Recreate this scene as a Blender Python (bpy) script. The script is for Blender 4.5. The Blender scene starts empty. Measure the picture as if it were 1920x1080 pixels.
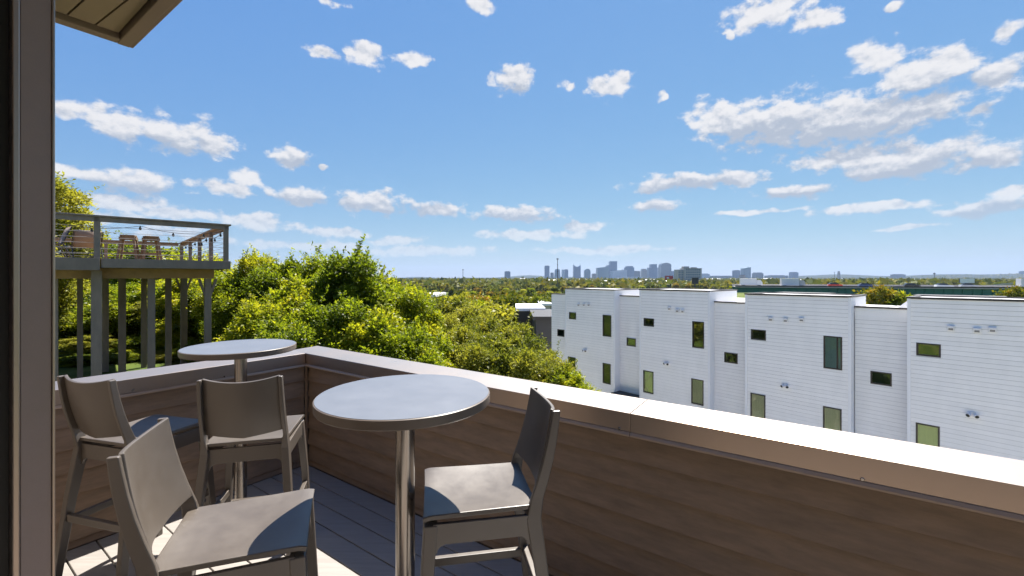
import bpy, bmesh, math, random
import numpy as np
from mathutils import Vector, Matrix

# ------------------------------------------------------------------ camera
F, HZ, CAMZ = 820.0, 520.0, 1.5          # focal length and horizon in photo pixels (1920 wide), eye height over the deck
sc = bpy.context.scene
cam_d = bpy.data.cameras.new('camera'); cam = bpy.data.objects.new('camera', cam_d)
sc.collection.objects.link(cam)
cam.location = (0, 0, CAMZ); cam.rotation_euler = (math.radians(90), 0, 0)
cam_d.sensor_width = 36; cam_d.lens = 36 * F / 1920; cam_d.shift_y = -(540 - HZ) / 1920
cam_d.clip_start = 0.05; cam_d.clip_end = 40000
sc.camera = cam

# ------------------------------------------------------------------ light
SUN_AZ, SUN_EL = math.radians(23), math.radians(58)
SUN = Vector((math.sin(SUN_AZ) * math.cos(SUN_EL), math.cos(SUN_AZ) * math.cos(SUN_EL), math.sin(SUN_EL)))
sl = bpy.data.lights.new('sun', 'SUN'); sl.energy = 5.0; sl.angle = math.radians(0.53); sl.color = (1, 0.94, 0.86)
so = bpy.data.objects.new('sun', sl); sc.collection.objects.link(so)
so.rotation_euler = SUN.to_track_quat('Z', 'Y').to_euler()
SKY_STRENGTH, EXPOSURE = 0.0505, 1.5
sc.view_settings.view_transform = 'Standard'; sc.view_settings.look = 'None'
sc.view_settings.exposure = EXPOSURE; sc.view_settings.gamma = 1; sc.view_settings.use_curve_mapping = False
sc.cycles.use_denoising = True; sc.cycles.use_adaptive_sampling = True; sc.cycles.adaptive_threshold = 0.02
sc.cycles.max_bounces = 6; sc.cycles.diffuse_bounces = 3; sc.cycles.glossy_bounces = 3; sc.cycles.transmission_bounces = 4; sc.cycles.transparent_max_bounces = 8; sc.cycles.volume_bounces = 0
sc.cycles.sample_clamp_indirect = 8

def ray_az_el(px, py):
    a = math.atan((px - 960) / F)
    return a, math.atan((HZ - py) / F * math.cos(a))

def build_world():
    w = bpy.data.worlds.new('World'); sc.world = w; w.use_nodes = True
    nt = w.node_tree; N = nt.nodes; L = nt.links; N.clear()
    out = N.new('ShaderNodeOutputWorld'); bg = N.new('ShaderNodeBackground'); bg.inputs['Strength'].default_value = SKY_STRENGTH
    L.new(bg.outputs[0], out.inputs[0])
    sky = N.new('ShaderNodeTexSky'); sky.sky_type = 'NISHITA'; sky.sun_disc = False
    sky.sun_elevation = SUN_EL; sky.sun_rotation = SUN_AZ
    sky.altitude = 150; sky.air_density = 1.0; sky.dust_density = 0.1; sky.ozone_density = 4.0
    tc = N.new('ShaderNodeTexCoord')
    # clouds: a few dozen soft ellipses in azimuth / elevation, broken up by noise; shaded from above
    random.seed(5)
    P = [  # cx, cy, half width, half height (photo pixels), density
        (1560,232,255,62,1.0),(1440,225,150,52,1.0),(1590,225,190,62,1.0),(1720,205,110,40,1.0),(1350,225,70,48,1.0),(1835,212,32,26,.7),
        (1600,300,130,34,1.0),(1700,304,215,38,1.0),(1860,290,70,30,.9),
        (1640,110,70,50,.62),(1720,140,130,46,.75),(1800,115,60,42,.75),(1870,140,90,52,.7),
        (1440,22,90,40,1.0),(1530,36,62,32,.7),(1365,65,18,16,.5),(1893,55,30,26,.8),(1675,15,30,18,.5),
        (1270,342,120,20,.85),(1370,336,90,20,.8),(1480,358,105,18,.85),(1222,388,60,18,.8),
        (610,98,46,16,.6),(690,105,60,30,.75),(775,112,36,22,.85),(965,150,52,30,.95),(1140,162,55,26,.85),(1165,150,26,26,1.0),(1065,160,28,18,.5),(1242,180,18,14,.5),
        (215,225,95,36,1.0),(330,250,100,40,1.0),(400,270,60,30,.9),(135,218,50,20,.7),
        (552,294,48,24,.95),(610,308,20,9,.5),(465,331,38,22,1.0),(150,325,80,24,.95),(250,338,90,32,.95),
        (420,355,85,20,.85),(560,364,80,24,.9),(700,380,95,24,.85),(820,390,70,20,.85),(960,402,110,22,.75),(1090,425,80,16,.6),
        (230,380,110,24,.7),(330,402,120,20,.65),(480,415,120,22,.65),(640,437,90,14,.6),(590,460,200,16,.6),(800,470,220,14,.55),(180,405,120,20,.8),(740,452,80,14,.7),(1000,440,160,16,.6),(1130,470,200,12,.5),
        (1640,390,190,14,.6),(1850,390,130,20,.7),(1900,360,46,18,.8),(1400,395,140,9,.45),(900,8,42,18,.9),(615,2,50,12,.8),(1700,425,160,9,.35),(330,440,130,18,.5)]
    ell = []
    for cx, cy, rx, ry, d in P:
        a, e = ray_az_el(cx, cy)
        s = math.cos(a) ** 2
        ell.append((a, e, max(rx / F * s, .006), max(ry / F * math.cos(a) * math.cos(e) ** 2 , .006), d))
    for i in range(24):                                          # the same scattered cumulus all round the rest of the sky
        a = random.uniform(math.radians(58), math.radians(302)); e = math.radians(random.choice([6, 11, 18, 30, 46]) + random.uniform(-3, 4))
        ell.append((a if a < math.pi else a - 2 * math.pi, e, random.uniform(.07, .22), random.uniform(.03, .06), random.uniform(.7, 1)))
    B = [(1560,268,270,34),(1420,258,120,30),(1700,326,200,22),(310,276,120,20),(1290,352,140,12),(1480,368,105,10),(570,378,90,13),(740,396,120,14),(240,356,95,16),(1740,172,130,20),(1880,398,120,12),(970,414,110,12),(560,306,50,12),(1222,398,60,9),(970,172,40,12)]
    bas = []
    for cx, cy, rx, ry in B:
        a, e = ray_az_el(cx, cy); bas.append((a, e, rx / F * math.cos(a) ** 2, ry / F * math.cos(a) * math.cos(e) ** 2, 1.0))
    n = N; l = L
    def dist_field(lst, src, k):
        acc = None
        for a, e, rx, ry, d in lst:
            rx *= math.sqrt(d); ry *= math.sqrt(d)
            v = n.new('ShaderNodeVectorMath'); v.operation = 'MULTIPLY_ADD'
            v.inputs[1].default_value = (1 / rx, 1 / ry, 0); v.inputs[2].default_value = (-a / rx, -e / ry, 0); l.new(src, v.inputs[0])
            q = n.new('ShaderNodeVectorMath'); q.operation = 'LENGTH'; l.new(v.outputs[0], q.inputs[0])
            if acc is None: acc = q.outputs['Value']
            else:
                x = n.new('ShaderNodeMath'); x.operation = 'SMOOTH_MIN'; x.inputs[2].default_value = k
                l.new(acc, x.inputs[0]); l.new(q.outputs['Value'], x.inputs[1]); acc = x.outputs[0]
        return acc
    sep = N.new('ShaderNodeSeparateXYZ'); L.new(tc.outputs['Generated'], sep.inputs[0])
    az = N.new('ShaderNodeMath'); az.operation = 'ARCTAN2'; L.new(sep.outputs[0], az.inputs[0]); L.new(sep.outputs[1], az.inputs[1])
    el = N.new('ShaderNodeMath'); el.operation = 'ARCSINE'; L.new(sep.outputs[2], el.inputs[0])
    com = N.new('ShaderNodeCombineXYZ'); L.new(az.outputs[0], com.inputs[0]); L.new(el.outputs[0], com.inputs[1])
    st = n.new('ShaderNodeVectorMath'); st.operation = 'MULTIPLY'; st.inputs[1].default_value = (1, 1.45, 1); l.new(com.outputs[0], st.inputs[0])
    wn = n.new('ShaderNodeTexNoise'); wn.inputs['Scale'].default_value = 11; wn.inputs['Detail'].default_value = 3; wn.inputs['Roughness'].default_value = .6; l.new(st.outputs[0], wn.inputs['Vector'])
    wa = n.new('ShaderNodeVectorMath'); wa.operation = 'MULTIPLY_ADD'; wa.inputs[1].default_value = (.055, .035, 0); wa.inputs[2].default_value = (-.0275, -.0175, 0); l.new(wn.outputs['Color'], wa.inputs[0])
    wp = n.new('ShaderNodeVectorMath'); wp.operation = 'ADD'; l.new(com.outputs[0], wp.inputs[0]); l.new(wa.outputs[0], wp.inputs[1])
    fn = n.new('ShaderNodeTexNoise'); fn.inputs['Scale'].default_value = 24; fn.inputs['Detail'].default_value = 8; fn.inputs['Roughness'].default_value = .6; l.new(st.outputs[0], fn.inputs['Vector'])
    fa = n.new('ShaderNodeMath'); fa.operation = 'MULTIPLY_ADD'; fa.inputs[1].default_value = 2.4; fa.inputs[2].default_value = -1.2 + .98; l.new(fn.outputs['Fac'], fa.inputs[0])
    dn = n.new('ShaderNodeMath'); dn.operation = 'SUBTRACT'; l.new(fa.outputs[0], dn.inputs[0]); l.new(dist_field(ell, wp.outputs[0], .25), dn.inputs[1])
    bn = n.new('ShaderNodeMath'); bn.operation = 'MULTIPLY_ADD'; bn.inputs[1].default_value = -1.0; l.new(dist_field(bas, wp.outputs[0], .4), bn.inputs[0])
    ou = n.new('ShaderNodeVectorMath'); ou.operation = 'ADD'; ou.inputs[1].default_value = (.003, .014, 0); l.new(st.outputs[0], ou.inputs[0])
    fu = n.new('ShaderNodeTexNoise'); fu.inputs['Scale'].default_value = 24; fu.inputs['Detail'].default_value = 5; fu.inputs['Roughness'].default_value = .6; l.new(ou.outputs[0], fu.inputs['Vector'])
    df = n.new('ShaderNodeMath'); df.operation = 'SUBTRACT'; l.new(fu.outputs['Fac'], df.inputs[0]); l.new(fn.outputs['Fac'], df.inputs[1])
    bf = n.new('ShaderNodeMath'); bf.operation = 'MULTIPLY_ADD'; bf.inputs[1].default_value = 3.6; bf.inputs[2].default_value = 1.32; l.new(df.outputs[0], bf.inputs[0]); l.new(bf.outputs[0], bn.inputs[2])
    bc = n.new('ShaderNodeMath'); bc.operation = 'MAXIMUM'; l.new(bn.outputs[0], bc.inputs[0])                      # clouds without a dark base still get their billows
    b2 = n.new('ShaderNodeMath'); b2.operation = 'MULTIPLY_ADD'; b2.inputs[1].default_value = 3.2; b2.inputs[2].default_value = -.25; l.new(df.outputs[0], b2.inputs[0]); l.new(b2.outputs[0], bc.inputs[1])
    def rng(src, a, b, c, d, smooth=True):
        m = N.new('ShaderNodeMapRange'); m.interpolation_type = 'SMOOTHSTEP' if smooth else 'LINEAR'
        for i, v in enumerate((a, b, c, d)): m.inputs[i + 1].default_value = v
        L.new(src, m.inputs[0]); return m.outputs[0]
    alpha = rng(dn.outputs[0], -.02, .5, 0, 1)
    thick = rng(bc.outputs[0], -.55, .85, 0, 1)
    low = rng(el.outputs[0], math.radians(1), math.radians(10), .45, .95)
    al = N.new('ShaderNodeMath'); al.operation = 'MULTIPLY'; L.new(alpha, al.inputs[0]); L.new(low, al.inputs[1])
    k = 1 / SKY_STRENGTH / 2 ** EXPOSURE
    cm = N.new('ShaderNodeMixRGB'); L.new(thick, cm.inputs[0])
    cm.inputs[1].default_value = (.90 * k, .885 * k, .885 * k, 1); cm.inputs[2].default_value = (.47 * k, .52 * k, .61 * k, 1)
    sp = N.new('ShaderNodeSeparateColor'); L.new(sky.outputs[0], sp.inputs[0]); hs = N.new('ShaderNodeCombineColor')     # soften the sky's own contrast, as the photograph's exposure does
    for i, (gam, gain) in enumerate(((.80, .80), (.56, 1.45), (.12, 4.25))):
        pw = N.new('ShaderNodeMath'); pw.operation = 'POWER'; pw.inputs[1].default_value = gam; L.new(sp.outputs[i], pw.inputs[0])
        ml = N.new('ShaderNodeMath'); ml.operation = 'MULTIPLY'; ml.inputs[1].default_value = gain; L.new(pw.outputs[0], ml.inputs[0]); L.new(ml.outputs[0], hs.inputs[i])
    mx = N.new('ShaderNodeMixRGB'); L.new(al.outputs[0], mx.inputs[0]); L.new(hs.outputs[0], mx.inputs[1]); L.new(cm.outputs[0], mx.inputs[2])
    L.new(mx.outputs[0], bg.inputs['Color'])
    w.cycles.sampling_method = 'MANUAL'; w.cycles.sample_map_resolution = 512
build_world()

# ------------------------------------------------------------------ helpers
COL = sc.collection
def at(px, py, Y): return Vector(((px - 960) / F * Y, Y, CAMZ - (py - HZ) / F * Y))
def at_z(px, py, z): Y = F * (CAMZ - z) / (py - HZ); return Vector(((px - 960) / F * Y, Y, z))
def tag(o, label=None, cat=None, group=None, kind=None):
    if label: o['label'] = label
    if cat: o['category'] = cat
    if group: o['group'] = group
    if kind: o['kind'] = kind
    return o
def empty(name, loc=(0, 0, 0), rz=0):
    o = bpy.data.objects.new(name, None); COL.objects.link(o); o.location = loc; o.rotation_euler = (0, 0, rz); o.empty_display_size = .2
    return o
class MB:
    def __init__(s): s.v = []; s.f = []; s.sm = []
    def add(s, vs, fs, smooth=False):
        n = len(s.v); s.v += [tuple(v) for v in vs]; s.f += [tuple(i + n for i in f) for f in fs]; s.sm += [smooth] * len(fs); return s
    def box(s, c, d, M=None):
        x, y, z = (k / 2 for k in d)
        vs = [Vector((a * x, b * y, e * z)) for a in (-1, 1) for b in (-1, 1) for e in (-1, 1)]
        if M is not None: vs = [M @ v for v in vs]
        c = Vector(c)
        return s.add([v + c for v in vs], [(0, 1, 3, 2), (4, 6, 7, 5), (0, 4, 5, 1), (2, 3, 7, 6), (0, 2, 6, 4), (1, 5, 7, 3)])
    def hexa(s, lo, hi):                                         # two quads (lists of 4 points), same winding, lo below hi
        return s.add(list(lo) + list(hi), [(3, 2, 1, 0), (4, 5, 6, 7), (0, 1, 5, 4), (1, 2, 6, 5), (2, 3, 7, 6), (3, 0, 4, 7)])
    def prism(s, poly, off):                                     # polygon (list of points) extruded by a vector
        n = len(poly); off = Vector(off); a = [Vector(p) for p in poly]; b = [p + off for p in a]
        return s.add(a + b, [tuple(range(n - 1, -1, -1)), tuple(range(n, 2 * n))] + [(i, (i + 1) % n, n + (i + 1) % n, n + i) for i in range(n)])
    def tube(s, pts, rad, n=8, smooth=True, caps=True):
        pts = [Vector(p) for p in pts]; k = len(pts); rad = rad if hasattr(rad, '__len__') else [rad] * k
        vs = []; prev = None
        for i, p in enumerate(pts):
            t = (pts[min(i + 1, k - 1)] - pts[max(i - 1, 0)]).normalized()
            if prev is None: prev = t.orthogonal().normalized()
            u = (prev - t * prev.dot(t)); u = u.normalized() if u.length > 1e-6 else t.orthogonal().normalized(); prev = u; w = t.cross(u)
            for j in range(n):
                a = 2 * math.pi * j / n; vs.append(p + (u * math.cos(a) + w * math.sin(a)) * rad[i])
        fs = [(i * n + j, i * n + (j + 1) % n, (i + 1) * n + (j + 1) % n, (i + 1) * n + j) for i in range(k - 1) for j in range(n)]
        s.add(vs, fs, smooth)
        if caps: s.add([vs[j] for j in range(n)] + [vs[(k - 1) * n + j] for j in range(n)], [tuple(range(n - 1, -1, -1)), tuple(range(n, 2 * n))])
        return s
    def lathe(s, prof, n=48, c=(0, 0, 0)):                       # (radius, z) profile about the z axis
        k = len(prof); vs = [(c[0] + r * math.cos(2 * math.pi * j / n), c[1] + r * math.sin(2 * math.pi * j / n), c[2] + z) for r, z in prof for j in range(n)]
        for i in range(k - 1): s.add(vs[i * n:(i + 2) * n], [(j, (j + 1) % n, n + (j + 1) % n, n + j) for j in range(n)], True)
        return s.add(vs[:n] + vs[-n:], [tuple(range(n - 1, -1, -1)), tuple(range(n, 2 * n))])
    def mesh(s, name, mat):
        m = bpy.data.meshes.new(name); m.from_pydata(s.v, [], s.f); m.polygons.foreach_set('use_smooth', s.sm); m.materials.append(mat); m.update(); return m
    def build(s, name, mat, parent=None, bevel=0, seg=2):
        o = bpy.data.objects.new(name, s.mesh(name, mat)); COL.objects.link(o)
        if parent is not None: o.parent = parent
        if bevel:
            b = o.modifiers.new('bevel', 'BEVEL'); b.width = bevel; b.segments = seg; b.limit_method = 'ANGLE'; b.angle_limit = math.radians(35)
        return o
def link_mesh(name, me, parent=None, loc=None):
    o = bpy.data.objects.new(name, me); COL.objects.link(o)
    if parent is not None: o.parent = parent
    if loc is not None: o.location = loc
    return o

# ------------------------------------------------------------------ materials
MATS = {}
def mat(name, col, rough=.6, metal=0, spec=.5, var=.12, scale=6, stretch=(1, 1, 1), bump=0, bscale=60, objvar=0, detail=5, coat=0, ramp=None, coord='Object'):
    if name in MATS: return MATS[name]
    m = bpy.data.materials.new(name); m.use_nodes = True; nt = m.node_tree; N = nt.nodes; L = nt.links
    b = N['Principled BSDF']; b.inputs['Roughness'].default_value = rough; b.inputs['Metallic'].default_value = metal; b.inputs['Specular IOR Level'].default_value = spec
    b.inputs['Coat Weight'].default_value = coat
    tc = N.new('ShaderNodeTexCoord'); mp = N.new('ShaderNodeMapping'); mp.inputs['Scale'].default_value = stretch; L.new(tc.outputs[coord], mp.inputs[0])
    n1 = N.new('ShaderNodeTexNoise'); n1.inputs['Scale'].default_value = scale; n1.inputs['Detail'].default_value = detail; n1.inputs['Roughness'].default_value = .65; L.new(mp.outputs[0], n1.inputs['Vector'])
    r = N.new('ShaderNodeMapRange'); r.inputs[1].default_value = .25; r.inputs[2].default_value = .75; r.inputs[3].default_value = 1 - var; r.inputs[4].default_value = 1 + var; L.new(n1.outputs['Fac'], r.inputs[0])
    val = r.outputs[0]
    if objvar:
        oi = N.new('ShaderNodeObjectInfo'); mr = N.new('ShaderNodeMapRange'); mr.inputs[3].default_value = 1 - objvar; mr.inputs[4].default_value = 1 + objvar; L.new(oi.outputs['Random'], mr.inputs[0])
        mm = N.new('ShaderNodeMath'); mm.operation = 'MULTIPLY'; L.new(val, mm.inputs[0]); L.new(mr.outputs[0], mm.inputs[1]); val = mm.outputs[0]
    mx = N.new('ShaderNodeVectorMath'); mx.operation = 'SCALE'; mx.inputs[0].default_value = col[:3]; L.new(val, mx.inputs['Scale'])
    L.new(mx.outputs[0], b.inputs['Base Color'])
    rr = N.new('ShaderNodeMapRange'); rr.inputs[1].default_value = .2; rr.inputs[2].default_value = .8; rr.inputs[3].default_value = max(rough - .08, .03); rr.inputs[4].default_value = min(rough + .08, 1); L.new(n1.outputs['Fac'], rr.inputs[0]); L.new(rr.outputs[0], b.inputs['Roughness'])
    if bump:
        n2 = N.new('ShaderNodeTexNoise'); n2.inputs['Scale'].default_value = bscale; n2.inputs['Detail'].default_value = 4; L.new(mp.outputs[0], n2.inputs['Vector'])
        bp = N.new('ShaderNodeBump'); bp.inputs['Strength'].default_value = bump; bp.inputs['Distance'].default_value = .004; L.new(n2.outputs['Fac'], bp.inputs['Height']); L.new(bp.outputs[0], b.inputs['Normal'])
    MATS[name] = m; return m

def leaf_mat(name, stops, trans=.5, objvar=.25, gloss=.5):
    m = bpy.data.materials.new(name); m.use_nodes = True; nt = m.node_tree; N = nt.nodes; L = nt.links; N.clear()
    out = N.new('ShaderNodeOutputMaterial')
    at_ = N.new('ShaderNodeAttribute'); at_.attribute_name = 'tint'
    oi = N.new('ShaderNodeObjectInfo')
    a = N.new('ShaderNodeMath'); a.operation = 'MULTIPLY_ADD'; a.inputs[1].default_value = objvar * 2; a.inputs[2].default_value = -objvar; L.new(oi.outputs['Random'], a.inputs[0])
    s = N.new('ShaderNodeMath'); s.operation = 'ADD'; s.use_clamp = True; L.new(at_.outputs['Fac'], s.inputs[0]); L.new(a.outputs[0], s.inputs[1])
    cr = N.new('ShaderNodeValToRGB'); L.new(s.outputs[0], cr.inputs[0])
    while len(cr.color_ramp.elements) < len(stops): cr.color_ramp.elements.new(.5)
    for e, (p, c) in zip(cr.color_ramp.elements, stops): e.position = p; e.color = (*c, 1)
    b = N.new('ShaderNodeBsdfPrincipled'); b.inputs['Roughness'].default_value = .45; b.inputs['Specular IOR Level'].default_value = gloss; L.new(cr.outputs[0], b.inputs['Base Color'])
    t = N.new('ShaderNodeBsdfTranslucent')
    tm = N.new('ShaderNodeMixRGB'); tm.blend_type = 'MULTIPLY'; tm.inputs[0].default_value = 1; tm.inputs[2].default_value = (1.25, 1.2, .55, 1); L.new(cr.outputs[0], tm.inputs[1]); L.new(tm.outputs[0], t.inputs[0])
    mx = N.new('ShaderNodeMixShader'); mx.inputs[0].default_value = trans; L.new(b.outputs[0], mx.inputs[1]); L.new(t.outputs[0], mx.inputs[2]); L.new(mx.outputs[0], out.inputs[0])
    return m
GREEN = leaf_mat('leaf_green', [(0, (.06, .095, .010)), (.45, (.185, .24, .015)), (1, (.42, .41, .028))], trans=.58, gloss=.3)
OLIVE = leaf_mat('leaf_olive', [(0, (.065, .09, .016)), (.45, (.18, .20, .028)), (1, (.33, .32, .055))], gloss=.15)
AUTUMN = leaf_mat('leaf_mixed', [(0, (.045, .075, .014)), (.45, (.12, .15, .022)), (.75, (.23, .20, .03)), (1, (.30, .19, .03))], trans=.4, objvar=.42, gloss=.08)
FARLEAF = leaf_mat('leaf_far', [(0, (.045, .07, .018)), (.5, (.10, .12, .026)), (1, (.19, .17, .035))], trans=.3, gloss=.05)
BARK = mat('bark', (.11, .085, .06), .9, var=.35, scale=9, stretch=(1, 1, .2), bump=.6)
BRONZE = mat('bronze_coping', (.27, .165, .09), .32, metal=.85, var=.05, scale=3, bump=.03, coat=1.0)
_b = BRONZE.node_tree.nodes['Principled BSDF']; _b.inputs['Coat IOR'].default_value = 2.5; _b.inputs['Coat Roughness'].default_value = .45; _b.inputs['Coat Tint'].default_value = (1, 1, 1, 1)
WALLB = mat('brown_siding', (.225, .155, .103), .6, var=.28, scale=5, stretch=(1, 1, 5), bump=.12, bscale=90, objvar=.07)
DECKB = mat('deck_board', (.27, .25, .23), .6, var=.16, scale=7, stretch=(.35, 6, 1), bump=.25, bscale=40, objvar=.08, detail=8)
CHAIRM = mat('taupe_resin', (.075, .060, .046), .42, spec=1.0, var=.05, scale=12, bump=.05, bscale=400)
DRIPM = mat('drip_edge_paint', (.36, .27, .20), .6, spec=.25, var=.08)
TOPM = mat('table_laminate', (.105, .12, .15), .5, spec=.4, var=.07, scale=7, detail=9)
RIMM = mat('table_rim', (.12, .095, .075), .4, var=.05)
STEELM = mat('brushed_steel', (.34, .31, .28), .26, metal=1, var=.06, scale=5, stretch=(1, 1, .1))
FRAMEM = mat('bronze_frame', (.25, .19, .165), .45, metal=.2, var=.05, scale=30, bump=.04, bscale=300)
BLACKM = mat('black_gasket', (.012, .012, .012), .6, var=.1)
SOFFITM = mat('soffit_board', (.20, .155, .085), .7, var=.12, scale=5)
TRIMM = mat('eave_trim', (.17, .125, .085), .6, var=.08)
HOUSEM = mat('house_siding', (.19, .155, .125), .7, var=.08)
ROOMM = mat('room_paint', (.55, .52, .48), .8, var=.03)
GREYWOOD = mat('weathered_wood', (.20, .16, .13), .85, var=.22, scale=6, stretch=(1, 1, .3), bump=.3, objvar=.12)
TANWOOD = mat('joist_wood', (.30, .19, .09), .85, var=.2, scale=5, bump=.2)
STOOLW = mat('stool_wood', (.16, .11, .07), .7, var=.15, objvar=.1)
CABLEM = mat('steel_cable', (.35, .35, .34), .4, metal=.8)
FABRICM = mat('sling_fabric', (.22, .17, .14), .85, var=.1)
BULBM = mat('bulb_black', (.02, .02, .02), .4)
WHITEM = mat('white_siding', (.88, .86, .83), .55, var=.05, scale=1.6, stretch=(1, 1, .3), objvar=.022)
WTRIM = mat('white_trim', (.80, .80, .81), .5, var=.02)
DARKT = mat('dark_coping', (.035, .03, .028), .45, var=.1)
ROOFM = mat('membrane_roof', (.55, .54, .52), .8, var=.08)
WFRAME = mat('window_frame_dark', (.035, .028, .024), .4, var=.05)
CURTAIN = mat('curtain', (.86, .83, .66), .9, var=.12, scale=3, stretch=(9, 9, .3))
CURTBLUE = mat('curtain_blue', (.36, .52, .60), .9, var=.15, scale=3, stretch=(9, 9, .3))
DARKIN = mat('dark_interior', (.03, .032, .028), .9, var=.2)
VENTM = mat('vent_plastic', (.70, .70, .71), .5, var=.03)
TEAL = mat('teal_girder', (.02, .13, .11), .55, var=.18, scale=.3, stretch=(.3, .3, 2))
CONC = mat('concrete', (.42, .40, .37), .85, var=.14, scale=1.2)
ASPH = mat('asphalt', (.06, .06, .062), .9, var=.15, scale=.4)
CHAR = mat('charcoal_siding', (.05, .048, .05), .6, var=.1)
def glass():
    m = bpy.data.materials.new('window_glass'); m.use_nodes = True; N = m.node_tree.nodes; L = m.node_tree.links; N.clear()
    o = N.new('ShaderNodeOutputMaterial'); g = N.new('ShaderNodeBsdfGlossy'); g.inputs['Roughness'].default_value = .02; g.inputs[0].default_value = (.9, .95, .93, 1)
    t = N.new('ShaderNodeBsdfTransparent'); t.inputs[0].default_value = (.97, 1, .96, 1)
    fr = N.new('ShaderNodeFresnel'); fr.inputs[0].default_value = 1.7
    tc = N.new('ShaderNodeTexCoord'); n = N.new('ShaderNodeTexNoise'); n.inputs['Scale'].default_value = 1.4; L.new(tc.outputs['Object'], n.inputs['Vector'])
    bp = N.new('ShaderNodeBump'); bp.inputs['Strength'].default_value = .12; bp.inputs['Distance'].default_value = .05; L.new(n.outputs['Fac'], bp.inputs['Height']); L.new(bp.outputs[0], g.inputs['Normal'])
    mx = N.new('ShaderNodeMath'); mx.operation = 'MULTIPLY_ADD'; mx.inputs[1].default_value = 1; mx.inputs[2].default_value = .06; mx.use_clamp = True; L.new(fr.outputs[0], mx.inputs[0])
    s = N.new('ShaderNodeMixShader'); L.new(mx.outputs[0], s.inputs[0]); L.new(t.outputs[0], s.inputs[1]); L.new(g.outputs[0], s.inputs[2]); L.new(s.outputs[0], o.inputs[0])
    return m
GLASS = glass()

# ------------------------------------------------------------------ terrain
def sstep(a, b, x):
    t = np.clip((np.asarray(x, float) - a) / (b - a), 0, 1); return t * t * (3 - 2 * t)
def ground_z(x, y):
    x = np.asarray(x, float); y = np.asarray(y, float); r = np.hypot(x, y)
    near = -9.2 + 7.6 * sstep(2, 11, -x - .08 * y) * (1 - sstep(24, 70, y))
    far = -9.2 - 5.2 * sstep(30, 150, r) - 2.0 * sstep(200, 2200, r) - 3.5 * sstep(2000, 4600, r)
    wob = (np.sin(x * .011 + 1.3) * np.cos(y * .009) * 1.6) * sstep(120, 500, r) + np.sin(x * .0031 + .7) * np.cos(y * .0027 + 2) * 3 * sstep(900, 3000, r)
    az = np.arctan2(x, y)
    hill = (20 + 18 * np.sin(az * 9 + 1.0) + 14 * np.sin(az * 23 + .4) + 8 * np.sin(az * 51) + 26 * sstep(.1, .75, az)) * sstep(5600, 8600, r)
    return near + (far + 9.2) + wob + hill * 1.0 + sstep(8600, 13000, r) * -40
def build_ground():
    na = 300; rad = [0.0] + list(np.geomspace(4, 14000, 120))
    A = np.linspace(-math.pi, math.pi, na, endpoint=False)
    vs = [(0, 0, float(ground_z(0, 0)))]
    for r in rad[1:]:
        X = r * np.sin(A); Y = r * np.cos(A); Z = ground_z(X, Y); vs += list(zip(X.tolist(), Y.tolist(), Z.tolist()))
    fs = [(0, 1 + (j + 1) % na, 1 + j) for j in range(na)]
    for i in range(len(rad) - 2):
        a = 1 + i * na; b = a + na
        fs += [(a + j, a + (j + 1) % na, b + (j + 1) % na, b + j) for j in range(na)]
    m = bpy.data.materials.new('ground_grass'); m.use_nodes = True; N = m.node_tree.nodes; L = m.node_tree.links; b = N['Principled BSDF']; b.inputs['Roughness'].default_value = .95; b.inputs['Specular IOR Level'].default_value = .1
    g = N.new('ShaderNodeNewGeometry'); cr = N.new('ShaderNodeValToRGB')
    def noise(s, d=6):
        n = N.new('ShaderNodeTexNoise'); n.inputs['Scale'].default_value = s; n.inputs['Detail'].default_value = d; n.inputs['Roughness'].default_value = .6; L.new(g.outputs['Position'], n.inputs['Vector']); return n.outputs['Fac']
    mm = N.new('ShaderNodeMath'); mm.operation = 'MULTIPLY_ADD'; mm.inputs[1].default_value = .5; L.new(noise(.6), mm.inputs[0])
    m2 = N.new('ShaderNodeMath'); m2.operation = 'MULTIPLY'; m2.inputs[1].default_value = .5; L.new(noise(.008, 9), m2.inputs[0]); L.new(m2.outputs[0], mm.inputs[2])
    L.new(mm.outputs[0], cr.inputs[0])
    e = cr.color_ramp.elements; e[0].position = .36; e[0].color = (.035, .06, .014, 1); e[1].position = .66; e[1].color = (.17, .16, .06, 1); k = e.new(.5); k.color = (.085, .115, .022, 1)
    ln = N.new('ShaderNodeVectorMath'); ln.operation = 'LENGTH'; L.new(g.outputs['Position'], ln.inputs[0])          # woodland cover beyond the fields
    mr = N.new('ShaderNodeMapRange'); mr.inputs[1].default_value = 900; mr.inputs[2].default_value = 4500; L.new(ln.outputs['Value'], mr.inputs[0])
    wd = N.new('ShaderNodeValToRGB'); L.new(noise(.02, 10), wd.inputs[0]); q = wd.color_ramp.elements; q[0].position = .4; q[0].color = (.010, .017, .009, 1); q[1].position = .66; q[1].color = (.030, .036, .018, 1)
    fx = N.new('ShaderNodeMixRGB'); L.new(mr.outputs[0], fx.inputs[0]); L.new(cr.outputs[0], fx.inputs[1]); L.new(wd.outputs[0], fx.inputs[2])
    L.new(fx.outputs[0], b.inputs['Base Color'])
    mb = MB(); mb.v = vs; mb.f = fs; mb.sm = [True] * len(fs)
    o = mb.build('ground', m); tag(o, 'grassy wooded ground falling away to far hills', kind='structure'); return o
build_ground()

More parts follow.
